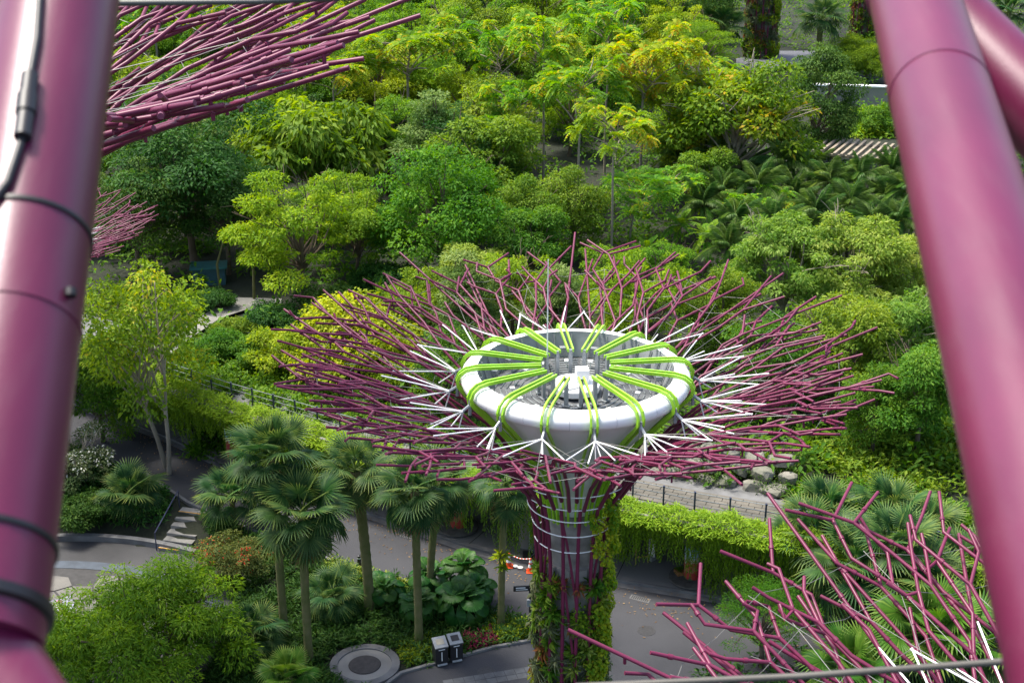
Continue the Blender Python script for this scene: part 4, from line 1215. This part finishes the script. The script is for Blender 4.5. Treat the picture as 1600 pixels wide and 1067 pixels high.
pit_out = lambda fn, c=pc, r=1.6: (lambda g, n: (lambda q: q[np.hypot(q[:, 0] - c.x, q[:, 1] - c.y) > r])(fn(g, n)))
BED = [(-15.0, 60.9), (-11.5, 58.3), (-6.9, 55.3), (-4.6, 54.4), (-0.8, 52.0), (1.0, 51.3), (1.4, 50.8), (.9, 50.4), (-0.8, 49.85), (-2.6, 49.0), (-4.5, 48.1), (-6.0, 45.5), (-14, 45), (-11, 52), (-13.5, 56.5)]
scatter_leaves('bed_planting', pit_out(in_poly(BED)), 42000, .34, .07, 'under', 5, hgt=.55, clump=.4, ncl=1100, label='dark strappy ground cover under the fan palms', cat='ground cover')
scatter_leaves('bright_ground_cover', in_poly([(-.7, 51.9), (1.0, 51.2), (1.3, 50.8), (.9, 50.45), (-.6, 50.0), (-1.2, 50.6)]), 9000, .16, .075, 'lime', 6, hgt=.32, clump=.22, ncl=260, label='bright lime ground cover left of the tower trunk', cat='ground cover')
scatter_leaves('red_ground_cover', in_poly([(-2.0, 50.2), (-1.0, 50.6), (-.7, 50.05), (-1.9, 49.4)]), 2600, .2, .06, 'red', 7, hgt=.36, clump=.22, ncl=70, label='dark red leafy plants right of the bins', cat='ground cover')
scatter_leaves('yellow_ground_cover', in_poly([(-4.6, 49.6), (-3.2, 50.2), (-3.0, 49.2), (-4.2, 48.4)]), 4000, .2, .07, 'olive', 8, hgt=.35, clump=.22, ncl=90, label='yellow-green ground cover left of the bins', cat='ground cover')
scatter_leaves('roadside_hedge', in_poly([(-8.5, 56.4), (-6.2, 55.0), (-4.6, 54.3), (-4.9, 53.7), (-8.2, 55.4)]), 5000, .2, .08, 'pale', 9, hgt=.5, clump=.26, ncl=120, label='low pale leafy hedge beside the bollard', cat='ground cover')
scatter_leaves('slope_planting', in_poly([(-30, 72), (-24, 68.2), (-19, 64.6), (-16.9, 62.2), (-17.1, 60.2), (-19, 60.5), (-22, 60.9), (-30, 60.5)]), 30000, .3, .09, 'shade' if 'shade' in LM else 'dark', 10, hgt=.6, clump=.45, ncl=800, label='dark green hedge planting on the slope above the plaza', cat='ground cover')
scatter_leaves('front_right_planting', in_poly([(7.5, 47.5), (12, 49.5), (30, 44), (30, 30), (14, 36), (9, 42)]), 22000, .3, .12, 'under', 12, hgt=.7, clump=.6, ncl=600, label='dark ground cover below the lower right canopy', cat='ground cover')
scatter_leaves('garden_slope_cover', in_poly([at(285, 615, UP), at(420, 650, UP), at(440, 560, UP), at(440, 500, UP), at(380, 500, UP), at(330, 530, UP), at(300, 560, UP)]), 16000, .3, .12, 'bright', 13, hgt=.5, clump=.5, ncl=420, label='bright creeping greenery beside the upper garden path', cat='ground cover')
scatter_leaves('far_bright_bed', in_poly([at(1330, 215, UP), at(1420, 215, UP), at(1420, 170, UP), at(1330, 175, UP)]), 6000, .5, .2, 'lime', 14, hgt=.8, clump=.8, ncl=120, label='bright bed of leafy plants above the timber pergola', cat='ground cover')

def deck_band(s0, s1, w0, w1):
    def fn(g, n):
        return np.array([deckpt(s, w)[:2] if s > 0 else tuple(Vector(DECK[3]) + (Vector(DECK[2]) - Vector(DECK[3])).normalized() * -s + Vector((.52, .854)) * w) for s, w in zip(g.uniform(s0, s1, n), g.uniform(w0, w1, n))])
    return fn
scatter_leaves('walkway_planting', deck_band(-26, -.2, 1.7, 5.6), 24000, .3, .12, 'mid', 31, hgt=.8, clump=.5, ncl=560, zfix=3.3, label='leafy planting strip behind the walkway on the left', cat='ground cover')
scatter_leaves('walkway_planting', deck_band(.1, 6.0, 2.6, 5.6), 7000, .3, .12, 'mid', 32, hgt=.7, clump=.5, ncl=180, zfix=3.3, label='leafy planting strip behind the walkway under the canopy', cat='ground cover')
scatter_leaves('walkway_planting', deck_band(15.5, 30, 1.8, 5.6), 12000, .3, .12, 'mid', 33, hgt=.8, clump=.5, ncl=300, zfix=3.3, label='leafy planting behind the railing end on the right', cat='ground cover')
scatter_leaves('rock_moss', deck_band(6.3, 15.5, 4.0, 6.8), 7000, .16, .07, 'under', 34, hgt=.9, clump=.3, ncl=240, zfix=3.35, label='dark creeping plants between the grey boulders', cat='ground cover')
scatter_leaves('bank_planting', in_poly([at(1230, 700, UP), at(1290, 640, UP), at(1500, 620, UP), at(1560, 760, UP), at(1400, 790, UP)]), 14000, .34, .13, 'mid', 35, hgt=.9, clump=.6, ncl=330, label='leafy bank between the boulders and the right fan palms', cat='ground cover')
# hanging creepers on the walkway edge
def creepers(name, s0, s1, n, seed, label):
    g = np.random.default_rng(seed)
    rg = random.Random(seed)
    pl = [Vector(p) for p in DECK]
    seg = [(a, b, (b - a).length) for a, b in zip(pl[:-1], pl[1:])]
    def pt(s, w):
        acc = 0
        for a, b, L in seg:
            if acc + L > s:
                t = (b - a) / L; q = a + t * (s - acc) + Vector((-t.y, t.x)) * w
                return q.x, q.y
            acc += L
        return pl[-1].x, pl[-1].y
    P, A, N, LL, WW, T = [], [], [], [], [], []
    # mounded top
    for k in range(n * 7):
        s = rg.uniform(s0, s1); w = rg.uniform(-.75, 1.2)
        x, y = pt(s, w)
        hz = 3.30 + .8 * (1 - ((w - .2) / 1.05) ** 2) * (.72 + .3 * math.sin(s * 1.7) * math.sin(s * .6) + .18 * math.sin(s * 5.3 + w * 3)) * rg.uniform(.5, 1.15)
        P.append((x, y, max(rg.uniform(2.35, 3.15), hz))); a = rg.uniform(0, 6.28)
        A.append((math.cos(a), math.sin(a) - .35, rg.uniform(-1.0, .6))); N.append((rg.gauss(0, .5), rg.gauss(-.2, .5), 1)); LL.append(rg.uniform(.16, .34)); WW.append(.05); T.append(min(1, max(0, rg.gauss(.55, .2))))
    # strands
    for k in range(n):
        s = rg.uniform(s0, s1); w = -.28 - rg.uniform(0, .32); x, y = pt(s, w)
        dens = .5 + .5 * math.sin(s * .9 + 1) * math.sin(s * .37)
        ln = (.4 + 2.7 * rg.random() ** 1.5 * (.3 + dens))
        z = 3.5
        m_ = int(ln / .075)
        ph = rg.uniform(0, 6)
        for q in range(m_):
            zz = z - q * .075
            P.append((x + .03 * math.sin(q * .3 + ph), y + .03 * math.cos(q * .27 + ph), zz)); a = rg.uniform(0, 6.28)
            A.append((math.cos(a) * .5, math.sin(a) * .5, -1)); N.append((math.sin(a), -abs(math.cos(a)), .3)); LL.append(rg.uniform(.10, .17)); WW.append(.045); T.append(min(1, max(0, rg.gauss(.45 - .3 * q / max(8, m_), .15))))
    V, F, Tt = leaf_arrays(*[np.array(q, float) for q in (P, A, N, LL, WW, T)])
    o = link(name, np_mesh(name, V, F, LM['creeper'], Tt)); tag(o, label, 'creeper', kind='stuff')
segL = [math.hypot(b[0] - a[0], b[1] - a[1]) for a, b in zip(DECK[:-1], DECK[1:])]
S3 = sum(segL[:3])
creepers('hanging_creeper', S3 + 4.5, S3 + 24, 2300, 1, 'curtain of lime creeper hanging from the walkway right of the tower')
creepers('hanging_creeper', S3 - 24, S3 - 3, 2300, 2, 'curtain of creeper hanging from the walkway on the left')
creepers('hanging_creeper', S3 - 3, S3 + 4.5, 420, 3, 'thin hanging creeper behind the palm crowns and tower trunk')

# ------------------------------------------------------------------ things of the place
# boulder wall behind the walkway
bw = empty('boulder_wall', (0, 0, 0))
rg = random.Random(17)
def boulder(seed, s):
    g = random.Random(seed); bm = bmesh.new(); bmesh.ops.create_icosphere(bm, subdivisions=2, radius=1)
    for v in bm.verts:
        n_ = v.co.normalized(); k = 1 + .16 * math.sin(n_.x * 3.1 + seed) * math.cos(n_.y * 2.7 + seed * 2) + .07 * g.uniform(-1, 1)
        c = n_ * k
        v.co = Vector((max(-.85, min(.85, c.x)), max(-.8, min(.8, c.y)), max(-.75, min(.75, c.z))))
    me = bpy.data.meshes.new('boulder'); bm.to_mesh(me); bm.free(); me.materials.append(ROCK); return me
BLD = [boulder(i, 1) for i in range(5)]
for row in range(3):
    for k in range(8):
        x, y, an = deckpt(6.6 + k * 1.15 + (row % 2) * .5 + rg.uniform(-.2, .2), 4.3 + row * .62 + rg.uniform(-.12, .12))
        link('boulder', rg.choice(BLD), bw, (x, y, 3.45 + row * .42 + rg.uniform(-.08, .08)), (rg.uniform(-.3, .3), rg.uniform(-.3, .3), an + rg.uniform(-.4, .4)), (rg.uniform(.42, .8), rg.uniform(.36, .6), rg.uniform(.24, .42)))
tag(bw, 'bank of grey boulders behind the walkway railing', 'stone wall')
# two bins
def bin_(px, py, label, lid):
    p = at(px, py, .02); t = empty('litter_bin', (p.x, p.y, .012), R(20))
    mb = MB(); mb.box((0, 0, .46), (.52, .5, .86)); mb.build('body', BLACKP, t)
    m = Matrix.Rotation(R(-22), 3, 'X').inverted()
    mb = MB(); mb.box((0, -.01, .96), (.56, .56, .07), M=Matrix.Rotation(R(20), 3, 'X')); l = mb.build('lid', GREYM, t)
    mb = MB(); mb.box((0, -.01, 1.0), (.32, .28, .02), M=Matrix.Rotation(R(20), 3, 'X')); mb.build('opening', lid, l)
    mb = MB(); mb.box((0, -.255, .44), (.035, .012, .42)); mb.box((0, -.255, .76), (.26, .012, .03)); mb.build('label_strip', WHITEP, t)
    mb = MB(); mb.tube([(-.2, -.30, .08), (.2, -.30, .08)], .05, 8); mb.build('foot_pedal', GREYM, t)
    tag(t, label, 'bin', 'pair of bins by the bed')
bin_(688, 1034, 'left one of the two black litter bins, beige lid', mat('beige lid', (.40, .36, .27), .5))
bin_(711, 1028, 'right one of the two black litter bins, dark square opening', BLACKP)
# sign post
p = at(828, 975, 0); t = empty('sign_post', (p.x, p.y, 0), R(5))
mb = MB(); mb.tube([(0, 0, 0), (0, 0, 1.95)], .05, 8); mb.build('pole', BLACKP, t)
mb = MB(); mb.box((-.28, 0, 1.8), (.85, .06, .26)); b_o = mb.build('sign_panel', BLACKP, t)
mb = MB(); mb.box((-.4, -.034, 1.84), (.4, .008, .045)); mb.box((-.35, -.034, 1.75), (.5, .008, .03)); mb.build('lettering', WHITEP, b_o)
mb = MB(); mb.box((-.05, -.06, 1.1), (.18, .08, .32)); mb.build('notice_box', GREYM, t)
tag(t, 'black finger sign post left of the planted trunk', 'sign')
# drain grates, manhole covers, tile bands and fallen leaves on the road
IRON = mat('cast iron', (.03, .03, .032), .6, var=.3, scale=9)
for i, (px, py) in enumerate(((905 + 95, 935), (640, 838), (430, 765))):
    p = at(px, py, .012); t = empty('drain_grate', (p.x, p.y, .013), math.atan2(-.42, .9))
    mb = MB(); mb.box((0, 0, .004), (.9, .34, .008)); mb.build('frame', KERB, t)
    for q in range(9):
        mb = MB(); mb.box((-.36 + q * .09, 0, .011), (.05, .28, .006)); mb.build('bar', IRON, t)
    tag(t, ['iron drain grate at the kerb right of the tower trunk', 'iron drain grate at the kerb between palm trunks', 'iron drain grate at the kerb above the tall palms'][i], 'drain', 'drain grates along the kerb')
for i, (px, py) in enumerate(((1010, 985), (760, 1050))):
    p = at(px, py, .012); t = empty('manhole_cover', (p.x, p.y, .013), .3)
    mb = MB(); mb.lathe([(.38, .0), (.38, .008), (.33, .008), (.33, .004)], 24); mb.build('ring', IRON, t)
    mb = MB(); mb.lathe([(.33, .006), (.0, .006)], 24); mb.build('cover', IRON, t)
    tag(t, ['round manhole cover right of the tower trunk', 'round manhole cover right of the litter bins'][i], 'manhole cover')
tb = empty('tile_band', at(800, 1058, .012)); d_ = at(845, 1049, .012) - at(740, 1066, .012); an = math.atan2(d_.y, d_.x)
for k in range(-6, 7):
    for j in range(2):
        mb = MB(); mb.box((k * .42, j * .36, .006), (.40, .34, .008)); o = mb.build('tile', mat('grey granite tile', (.085, .09, .095), .8, scale=3, var=.25, obj=False), tb)
tb.rotation_euler = (0, 0, an); tag(tb, 'double band of grey granite tiles across the bottom path', 'tile band')
g_ = np.random.default_rng(8); n_ = 900
x_ = g_.uniform(-22, 18, n_); y_ = np.interp(x_, [f[0] for f in FAR], [f[1] for f in FAR]) - .25 - np.abs(g_.normal(0, 1.3, n_)); az_ = g_.uniform(0, 6.28, n_)
V, F, T = leaf_arrays(np.stack([x_, y_, np.full(n_, .03)], 1), np.stack([np.cos(az_), np.sin(az_), g_.uniform(0, .2, n_)], 1), np.stack([g_.normal(0, .2, n_), g_.normal(0, .2, n_), np.ones(n_)], 1), g_.uniform(.07, .16, n_), g_.uniform(.04, .07, n_), g_.uniform(0, 1, n_))
o = link('fallen_leaves', np_mesh('fallen_leaves', V, F, LM['straw'], T)); tag(o, 'scattered dry leaves on the road by the kerb', 'leaves', kind='stuff')
# bollard
p = at(562, 893, 0); t = empty('bollard', (p.x, p.y, 0))
mb = MB(); mb.lathe([(.09, 0), (.09, .85), (.0, .88)], 14); mb.build('post', BLACKP, t, True)
mb = MB(); mb.lathe([(.092, .70), (.092, .76)], 14); mb.build('light_band', WHITEP, t)
tag(t, 'black light bollard at the road edge between palm trunks', 'bollard')
# cones with a chain
def cone(px, py, label):
    p = at(px, py, .012); t = empty('traffic_cone', (p.x, p.y, .012))
    mb = MB(); mb.box((0, 0, .02), (.38, .38, .04)); mb.build('base', ORANGE, t)
    mb = MB(); mb.lathe([(.15, .04), (.035, .7), (0, .7)], 14); mb.build('cone', ORANGE, t, True)
    mb = MB(); mb.lathe([(.116, .26), (.087, .42)], 14); mb.lathe([(.077, .5), (.055, .62)], 14); mb.build('reflective_band', WHITEP, t)
    tag(t, label, 'cone', 'cones with chain'); return p
c1 = cone(795, 885, 'orange cone partly behind the palm trunk'); c2 = cone(829, 893, 'orange cone beside the planted tower trunk')
ch = empty('barrier_chain', (c1.x, c1.y, .7))
for k in range(14):
    a, b = k / 14, (k + 1) / 14
    f = lambda u: (c2 - c1) * u + Vector((0, 0, -.12 * math.sin(PI * u)))
    mb = MB(); mb.tube([f(a), f(b)], .028, 5); mb.build('link', WHITEP if k % 2 else ORANGE, ch)
tag(ch, 'red and white chain strung between two cones', 'chain')
for i, px in enumerate((805, 813)):
    p = at(px, 884 + i * 2, .013); mb = MB(); mb.lathe([(.13, .0), (.13, .012), (.0, .014)], 16)
    o = mb.build('floor_disc', WHITEP, None, loc=(p.x, p.y, .016)); tag(o, ('left' if i == 0 else 'right') + ' white disc on the road by the cones', 'disc', 'white discs on the road')
# lattice tower under the deck
p = at(832, 868, .12); t = empty('lattice_mast', (p.x, p.y, .12))
for sx_, sy_ in ((-1, -1), (1, -1), (1, 1), (-1, 1)):
    mb = MB(); mb.tube([(sx_ * .14, sy_ * .14, 0), (sx_ * .14, sy_ * .14, 2.5)], .02, 5); mb.build('chord', GREYM, t)
mb = MB()
for k in range(10):
    for (ax, ay), (bx, by) in (((-1, -1), (1, -1)), ((1, -1), (1, 1)), ((1, 1), (-1, 1)), ((-1, 1), (-1, -1))):
        if k % 2: ax, ay, bx, by = bx, by, ax, ay
        mb.tube([(ax * .14, ay * .14, k * .25), (bx * .14, by * .14, k * .25 + .25)], .011, 4, cap=False)
mb.build('lacing', GREYM, t)
mb = MB(); mb.box((0, 0, .03), (.9, .7, .06)); mb.build('base_plate', BLACKP, t)
tag(t, 'slim metal lattice mast standing under the walkway', 'mast')
# easel board and stacked blue crates under the deck
p = at(1003, 880, .125); t = empty('easel_board', (p.x, p.y, .125), R(15))
mb = MB()
for s in (-1, 1): mb.tube([(s * .3, 0, 0), (s * .26, .12, 1.15)], .025, 5)
mb.tube([(0, .5, 0), (0, .12, 1.1)], .025, 5); mb.tube([(-.3, 0, .35), (.3, 0, .35)], .025, 5); mb.build('frame', mat('yellow wood', (.40, .27, .07), .6), t)
mb = MB(); mb.box((0, .03, .78), (.52, .03, .68), M=Matrix.Rotation(R(-6), 3, 'X')); mb.build('board', BLACKP, t)
tag(t, 'black easel board with yellow wooden frame under the walkway', 'sign')
p = at(1018, 874, .125); t = empty('notice_panel', (p.x, p.y, .125), R(-50))
mb = MB(); mb.box((0, 0, .65), (.36, .04, .9)); mb.build('panel', WHITEP, t); mb = MB(); mb.box((0, 0, .1), (.3, .3, .2)); mb.build('foot', GREYM, t)
tag(t, 'white notice panel beside the easel board', 'sign')
rg = random.Random(4)
for i in range(7):
    x, y, an = deckpt(7.0 + i * .85, 4.3)
    for j in range(2):
        t = empty('storage_crate', (x + rg.uniform(-.04, .04), y, .125 + j * .62), an)
        mb = MB(); mb.box((0, 0, .06), (.78, .5, .1)); mb.build('base', BLUEC, t)
        for s in (-1, 1):
            for q in range(3):
                mb = MB(); mb.box((0, s * .25, .2 + q * .15), (.78, .03, .1)); mb.build('slat', BLUEC, t)
            mb = MB(); mb.box((s * .385, 0, .32), (.03, .46, .5)); mb.build('end_panel', BLUEC, t)
        tag(t, 'blue slatted crate, %s of stack %s from the tower under the walkway' % (('bottom', 'top')[j], NM[i]), 'crate', 'blue crates under the walkway')
# flower pots by the mural column
p = at(1062, 900, .125); t = empty('planter_box', (p.x, p.y, .125), .3)
mb = MB(); mb.box((0, 0, .16), (.42, .42, .32)); mb.build('box', mat('terracotta box', (.32, .14, .05), .8), t)
link('plant', TUFT['fern'], t, (0, 0, .32), s=.6); tag(t, 'small brown planter box at the mural column', 'planter')
# tilted picture board on the plaza
p = at(98, 972, -.9); t = empty('picture_board', (p.x, p.y, -.9), R(28))
mb = MB(); mb.tube([(-.3, .15, 0), (-.3, .15, .75)], .04, 6); mb.tube([(.3, .15, 0), (.3, .15, .75)], .04, 6); mb.build('leg', GREYM, t)
tm_ = Matrix.Rotation(R(18), 3, 'X')
mb = MB(); mb.box((0, 0, .82), (1.15, .85, .05), M=tm_); bd = mb.build('board', mat('lilac board', (.27, .26, .34), .5, var=.1, scale=3), t)
for (x, y, rx, c) in ((-.12, -.02, .2, (.85, .82, .76)), (-.02, -.3, .15, (.75, .16, .25)), (-.36, .12, .12, (.75, .30, .40)), (.0, .26, .15, (.80, .32, .45)), (.34, .0, .15, (.70, .74, .82)), (.36, -.24, .11, (.75, .80, .85)), (-.3, -.12, .07, (.72, .65, .2))):
    mb = MB(); n_ = 18
    vs = [Vector((0, 0, .82)) + tm_ @ Vector((x + rx * math.cos(2 * PI * k / n_), y + rx * .75 * math.sin(2 * PI * k / n_), .029)) for k in range(n_)]
    mb.add(vs, [tuple(range(n_))]); mb.build('printed_spot', mat('print %.2f %.2f' % (x, y), tuple(q * .5 for q in c), .5, var=.12, scale=6), bd)
tag(t, 'tilted lilac picture board with round pink and white motifs on the plaza', 'sign')
# teal roofed box in the wood, dark fence by the path
p = at(328, 440, UP); t = empty('garden_shed', (p.x, p.y, tz(p.x, p.y)), .15)
mb = MB(); mb.box((0, 0, .55), (2.0, 1.2, 1.1)); mb.build('wall', mat('teal wall', (.03, .09, .11), .6), t)
mb = MB(); mb.prism([(-1.15, -.75), (1.15, -.75), (1.15, .75), (-1.15, .75)], 1.1, 1.18); mb.build('roof', TEAL, t); tag(t, 'low teal box shed at the dark foot of the wood', 'shed')
fe = empty('garden_fence', (0, 0, 0))
railing(fe, [at(372, 540, UP)[:2], at(400, 545, UP)[:2], at(425, 558, UP)[:2], at(445, 575, UP)[:2]], UP, gap=.9, h=1.0, rails=(.3, .6, .9))
tag(fe, 'dark blue fence behind the garden mound on the left', 'fence')
for i, (x0, y0, x1, y1, hh) in enumerate(((345, 455, 372, 395, 3.5), (397, 470, 385, 400, 4.0))):
    p = at(x0, y0, UP); mb = MB(); mb.tube([(0, 0, -.2), (.1 * (1 if i else -1), 0, hh * .5), (.5 * (-1 if i else 1), 0, hh)], [.09, .08, .04], 7)
    t = empty('climber_pole', (p.x, p.y, UP)); mb.build('pole', PALMB, t); tag(t, 'slender mossy pole %s of the pale stone path' % ('right' if i else 'left'), 'pole')
# pale wall, timber pergola
p = at(1352, 165, UP); t = empty('garden_wall', (p.x, p.y, UP), R(-8))
mb = MB(); mb.box((0, 0, .9), (12, .4, 1.8)); mb.build('wall', CONCL, t); mb = MB(); mb.box((0, 0, 1.86), (12.2, .7, .12)); mb.build('coping', WHITEP, t)
tag(t, 'pale low wall behind the right tube above the leafy bed', 'wall')
p = at(1368, 238, UP + 2.4); t = empty('pergola', (p.x, p.y, UP), R(-28))
for k in range(16):
    mb = MB(); mb.box((-4.2 + k * .55, 0, 2.5), (.2, 5.0, .22)); mb.build('slat', WOODG, t)
for s in (-1, 1):
    mb = MB(); mb.box((0, s * 2.0, 2.3), (9, .2, .18)); mb.build('beam', WOODG, t)
    for k in (-1, 0, 1):
        mb = MB(); mb.box((k * 3.8, s * 2.0, 1.1), (.2, .2, 2.22)); mb.build('post', WOODG, t)
tag(t, 'timber slat pergola roof left of the right tube', 'pergola')

def grime(m, amount=.10):
    nt = m.node_tree; b = nt.nodes['Principled BSDF']; src = b.inputs['Base Color'].links[0].from_socket
    tc = nt.nodes.new('ShaderNodeTexCoord'); mp = nt.nodes.new('ShaderNodeMapping'); mp.inputs['Scale'].default_value = (26, 4, 5)
    no = nt.nodes.new('ShaderNodeTexNoise'); no.inputs['Scale'].default_value = 2.2; no.inputs['Detail'].default_value = 8
    nt.links.new(tc.outputs['Object'], mp.inputs['Vector']); nt.links.new(mp.outputs[0], no.inputs['Vector'])
    mr = nt.nodes.new('ShaderNodeMapRange'); mr.inputs['From Min'].default_value = .5; mr.inputs['From Max'].default_value = .8; mr.inputs['To Max'].default_value = amount
    nt.links.new(no.outputs['Fac'], mr.inputs['Value'])
    mx = nt.nodes.new('ShaderNodeMix'); mx.data_type = 'RGBA'; mx.inputs['B'].default_value = (.20, .13, .14, 1)
    nt.links.new(mr.outputs[0], mx.inputs['Factor']); nt.links.new(src, mx.inputs['A']); nt.links.new(mx.outputs['Result'], b.inputs['Base Color'])
    m2 = nt.nodes.new('ShaderNodeMapRange'); m2.inputs['To Min'].default_value = .34; m2.inputs['To Max'].default_value = .44
    nt.links.new(no.outputs['Fac'], m2.inputs['Value']); nt.links.new(m2.outputs[0], b.inputs['Roughness'])
grime(PURPLE_NEAR)
# ------------------------------------------------------------------ close steelwork round the camera
CR = Matrix.Rotation(PI / 2 - PITCH, 3, 'X')
def near(px, py, depth):
    return Vector((0, 0, CAM_H)) + CR @ Vector(((px - 800) / FPX * depth, -(py - 533.5) / FPX * depth, -depth))
def long_tube(name, a, b, r, m, parent, ext0=0.0, ext1=0.0, sides=40, n=2):
    d = (b - a).normalized(); a = a - d * ext0; b = b + d * ext1
    mb = MB(); mb.tube([a.lerp(b, k / (n - 1)) for k in range(n)], r, sides); return mb.build(name, m, parent, True), a, b
def ring(mb, a, b, t, r, th, w, sides=40):
    d = (b - a).normalized(); c = a.lerp(b, t)
    mb.tube([c - d * w, c - d * w * .6, c + d * w * .6, c + d * w], [r - .001, r + th, r + th, r - .001], sides, cap=False)
rt = .076
lt = empty('steel_branch', near(40, 900, 1.45))
def sub(o): 
    o.location = -lt.location if o.parent == lt else o.location
    return o
A, B = near(94, 0, 1.9), near(-52, 980, 1.40)
o, A2, B2 = long_tube('tube', A, B, rt, PURPLE_NEAR, lt, .8, .02); sub(o)
o, _, _ = long_tube('fork_tube', B, near(40, 1130, 1.36), rt * .66, PURPLE_NEAR, lt, 0, .3); sub(o)
o, _, _ = long_tube('fork_tube', B, near(-190, 1130, 1.42), rt * .8, PURPLE_NEAR, lt, 0, .3); sub(o)
mb = MB(); ring(mb, A, B, .60, rt, .0016, .004); sub(mb.build('weld_seam', PURPLE_NEAR, lt, True))
mb = MB(); ring(mb, A, B, .455, rt, .003, .004); sub(mb.build('cable_tie', BLACKP, lt, True))
mb = MB(); ring(mb, A, B, .905, rt, .003, .0045); sub(mb.build('cable_tie', BLACKP, lt, True))
mb = MB(); ring(mb, A, B, .985, rt, .006, .009); sub(mb.build('cable_tie', BLACKP, lt, True))
def surf(px, py, lift):
    """point on the near side of the left tube seen at px,py"""
    o_ = Vector((0, 0, CAM_H)); d = (near(px, py, 1.0) - o_).normalized(); ax = (B - A).normalized()
    w = o_ - A; d_ = d - ax * d.dot(ax); w_ = w - ax * w.dot(ax); rr = rt + lift
    a_ = d_.dot(d_); b_ = 2 * d_.dot(w_); c_ = w_.dot(w_) - rr * rr; q = b_ * b_ - 4 * a_ * c_
    return o_ + d * ((-b_ - math.sqrt(max(0, q))) / (2 * a_))
cpts = [surf(px, py, .005) for px, py in ((64, -40), (62, 0), (58, 60), (48, 115), (40, 165), (32, 225), (12, 285), (-15, 320))]
mb = MB(); mb.tube(cpts, .0052, 10); sub(mb.build('cable', BLACKP, lt, True))
mb = MB(); q_ = [surf(x_, y_, .008) for x_, y_ in ((47, 118), (43, 150), (40, 178), (35, 215))]; mb.tube(q_[:2], .0105, 14); mb.tube(q_[1:3], .0125, 14); mb.tube(q_[2:], .0105, 14); sub(mb.build('cable_connector', BLACKP, lt, True))
mb = MB(); mb.tube([surf(110, 452, .004), surf(110, 463, .004)], .007, 8); sub(mb.build('tie_knot', BLACKP, lt, True))
tag(lt, 'thick blurred plum steel tube with black cable close at the left edge', 'steel tube', 'close steel tubes framing the view')
rt_ = empty('steel_branch', near(1480, 500, 1.9)); lt_save = lt
def sub2(o): o.location = -rt_.location; return o
A, B = near(1429, 0, 2.49), near(1510, 300, 1.94)
o, A2, B2 = long_tube('tube', A, B, rt, PURPLE_NEAR, rt_, .5, 1.35); sub2(o)
C0 = A.lerp(B, -.12)
o, _, _ = long_tube('side_tube', C0, near(1690, 240, 2.3), rt * .92, PURPLE_NEAR, rt_, 0, .6); sub2(o)
mb = MB(); ring(mb, A, B, .56, rt, .0018, .005); sub2(mb.build('weld_seam', PURPLE_NEAR, rt_, True))
mb = MB(); ring(mb, A, B, -.08, rt, .006, .03); sub2(mb.build('joint_collar', PURPLE_NEAR, rt_, True))
tag(rt_, 'thick blurred plum steel tube crossing the right edge with a side tube', 'steel tube', 'close steel tubes framing the view')
mb = MB(); mb.tube([near(900, 1072, 3.0), near(1250, 1056, 2.9), near(1640, 1028, 2.8)], .0075, 10); o = mb.build('wire_rope', mat('dull steel rope', (.085, .08, .07), .6, metal=.2), None, True); tag(o, 'blurred grey wire rope along the bottom right edge', 'cable')
mb = MB(); mb.tube([near(120, 6, 3.2), near(400, 3, 3.2), near(640, -8, 3.2)], .0075, 10); o = mb.build('wire_rope', mat('dark wire', (.12, .12, .11), .5, metal=.5), None, True); tag(o, 'blurred dark wire rope along the top left edge', 'cable')
print('objects', len(bpy.data.objects), 'tris', sum(sum(max(0, len(p.vertices) - 2) for p in m.polygons) if len(m.polygons) < 3000 else len(m.polygons) for m in bpy.data.meshes))
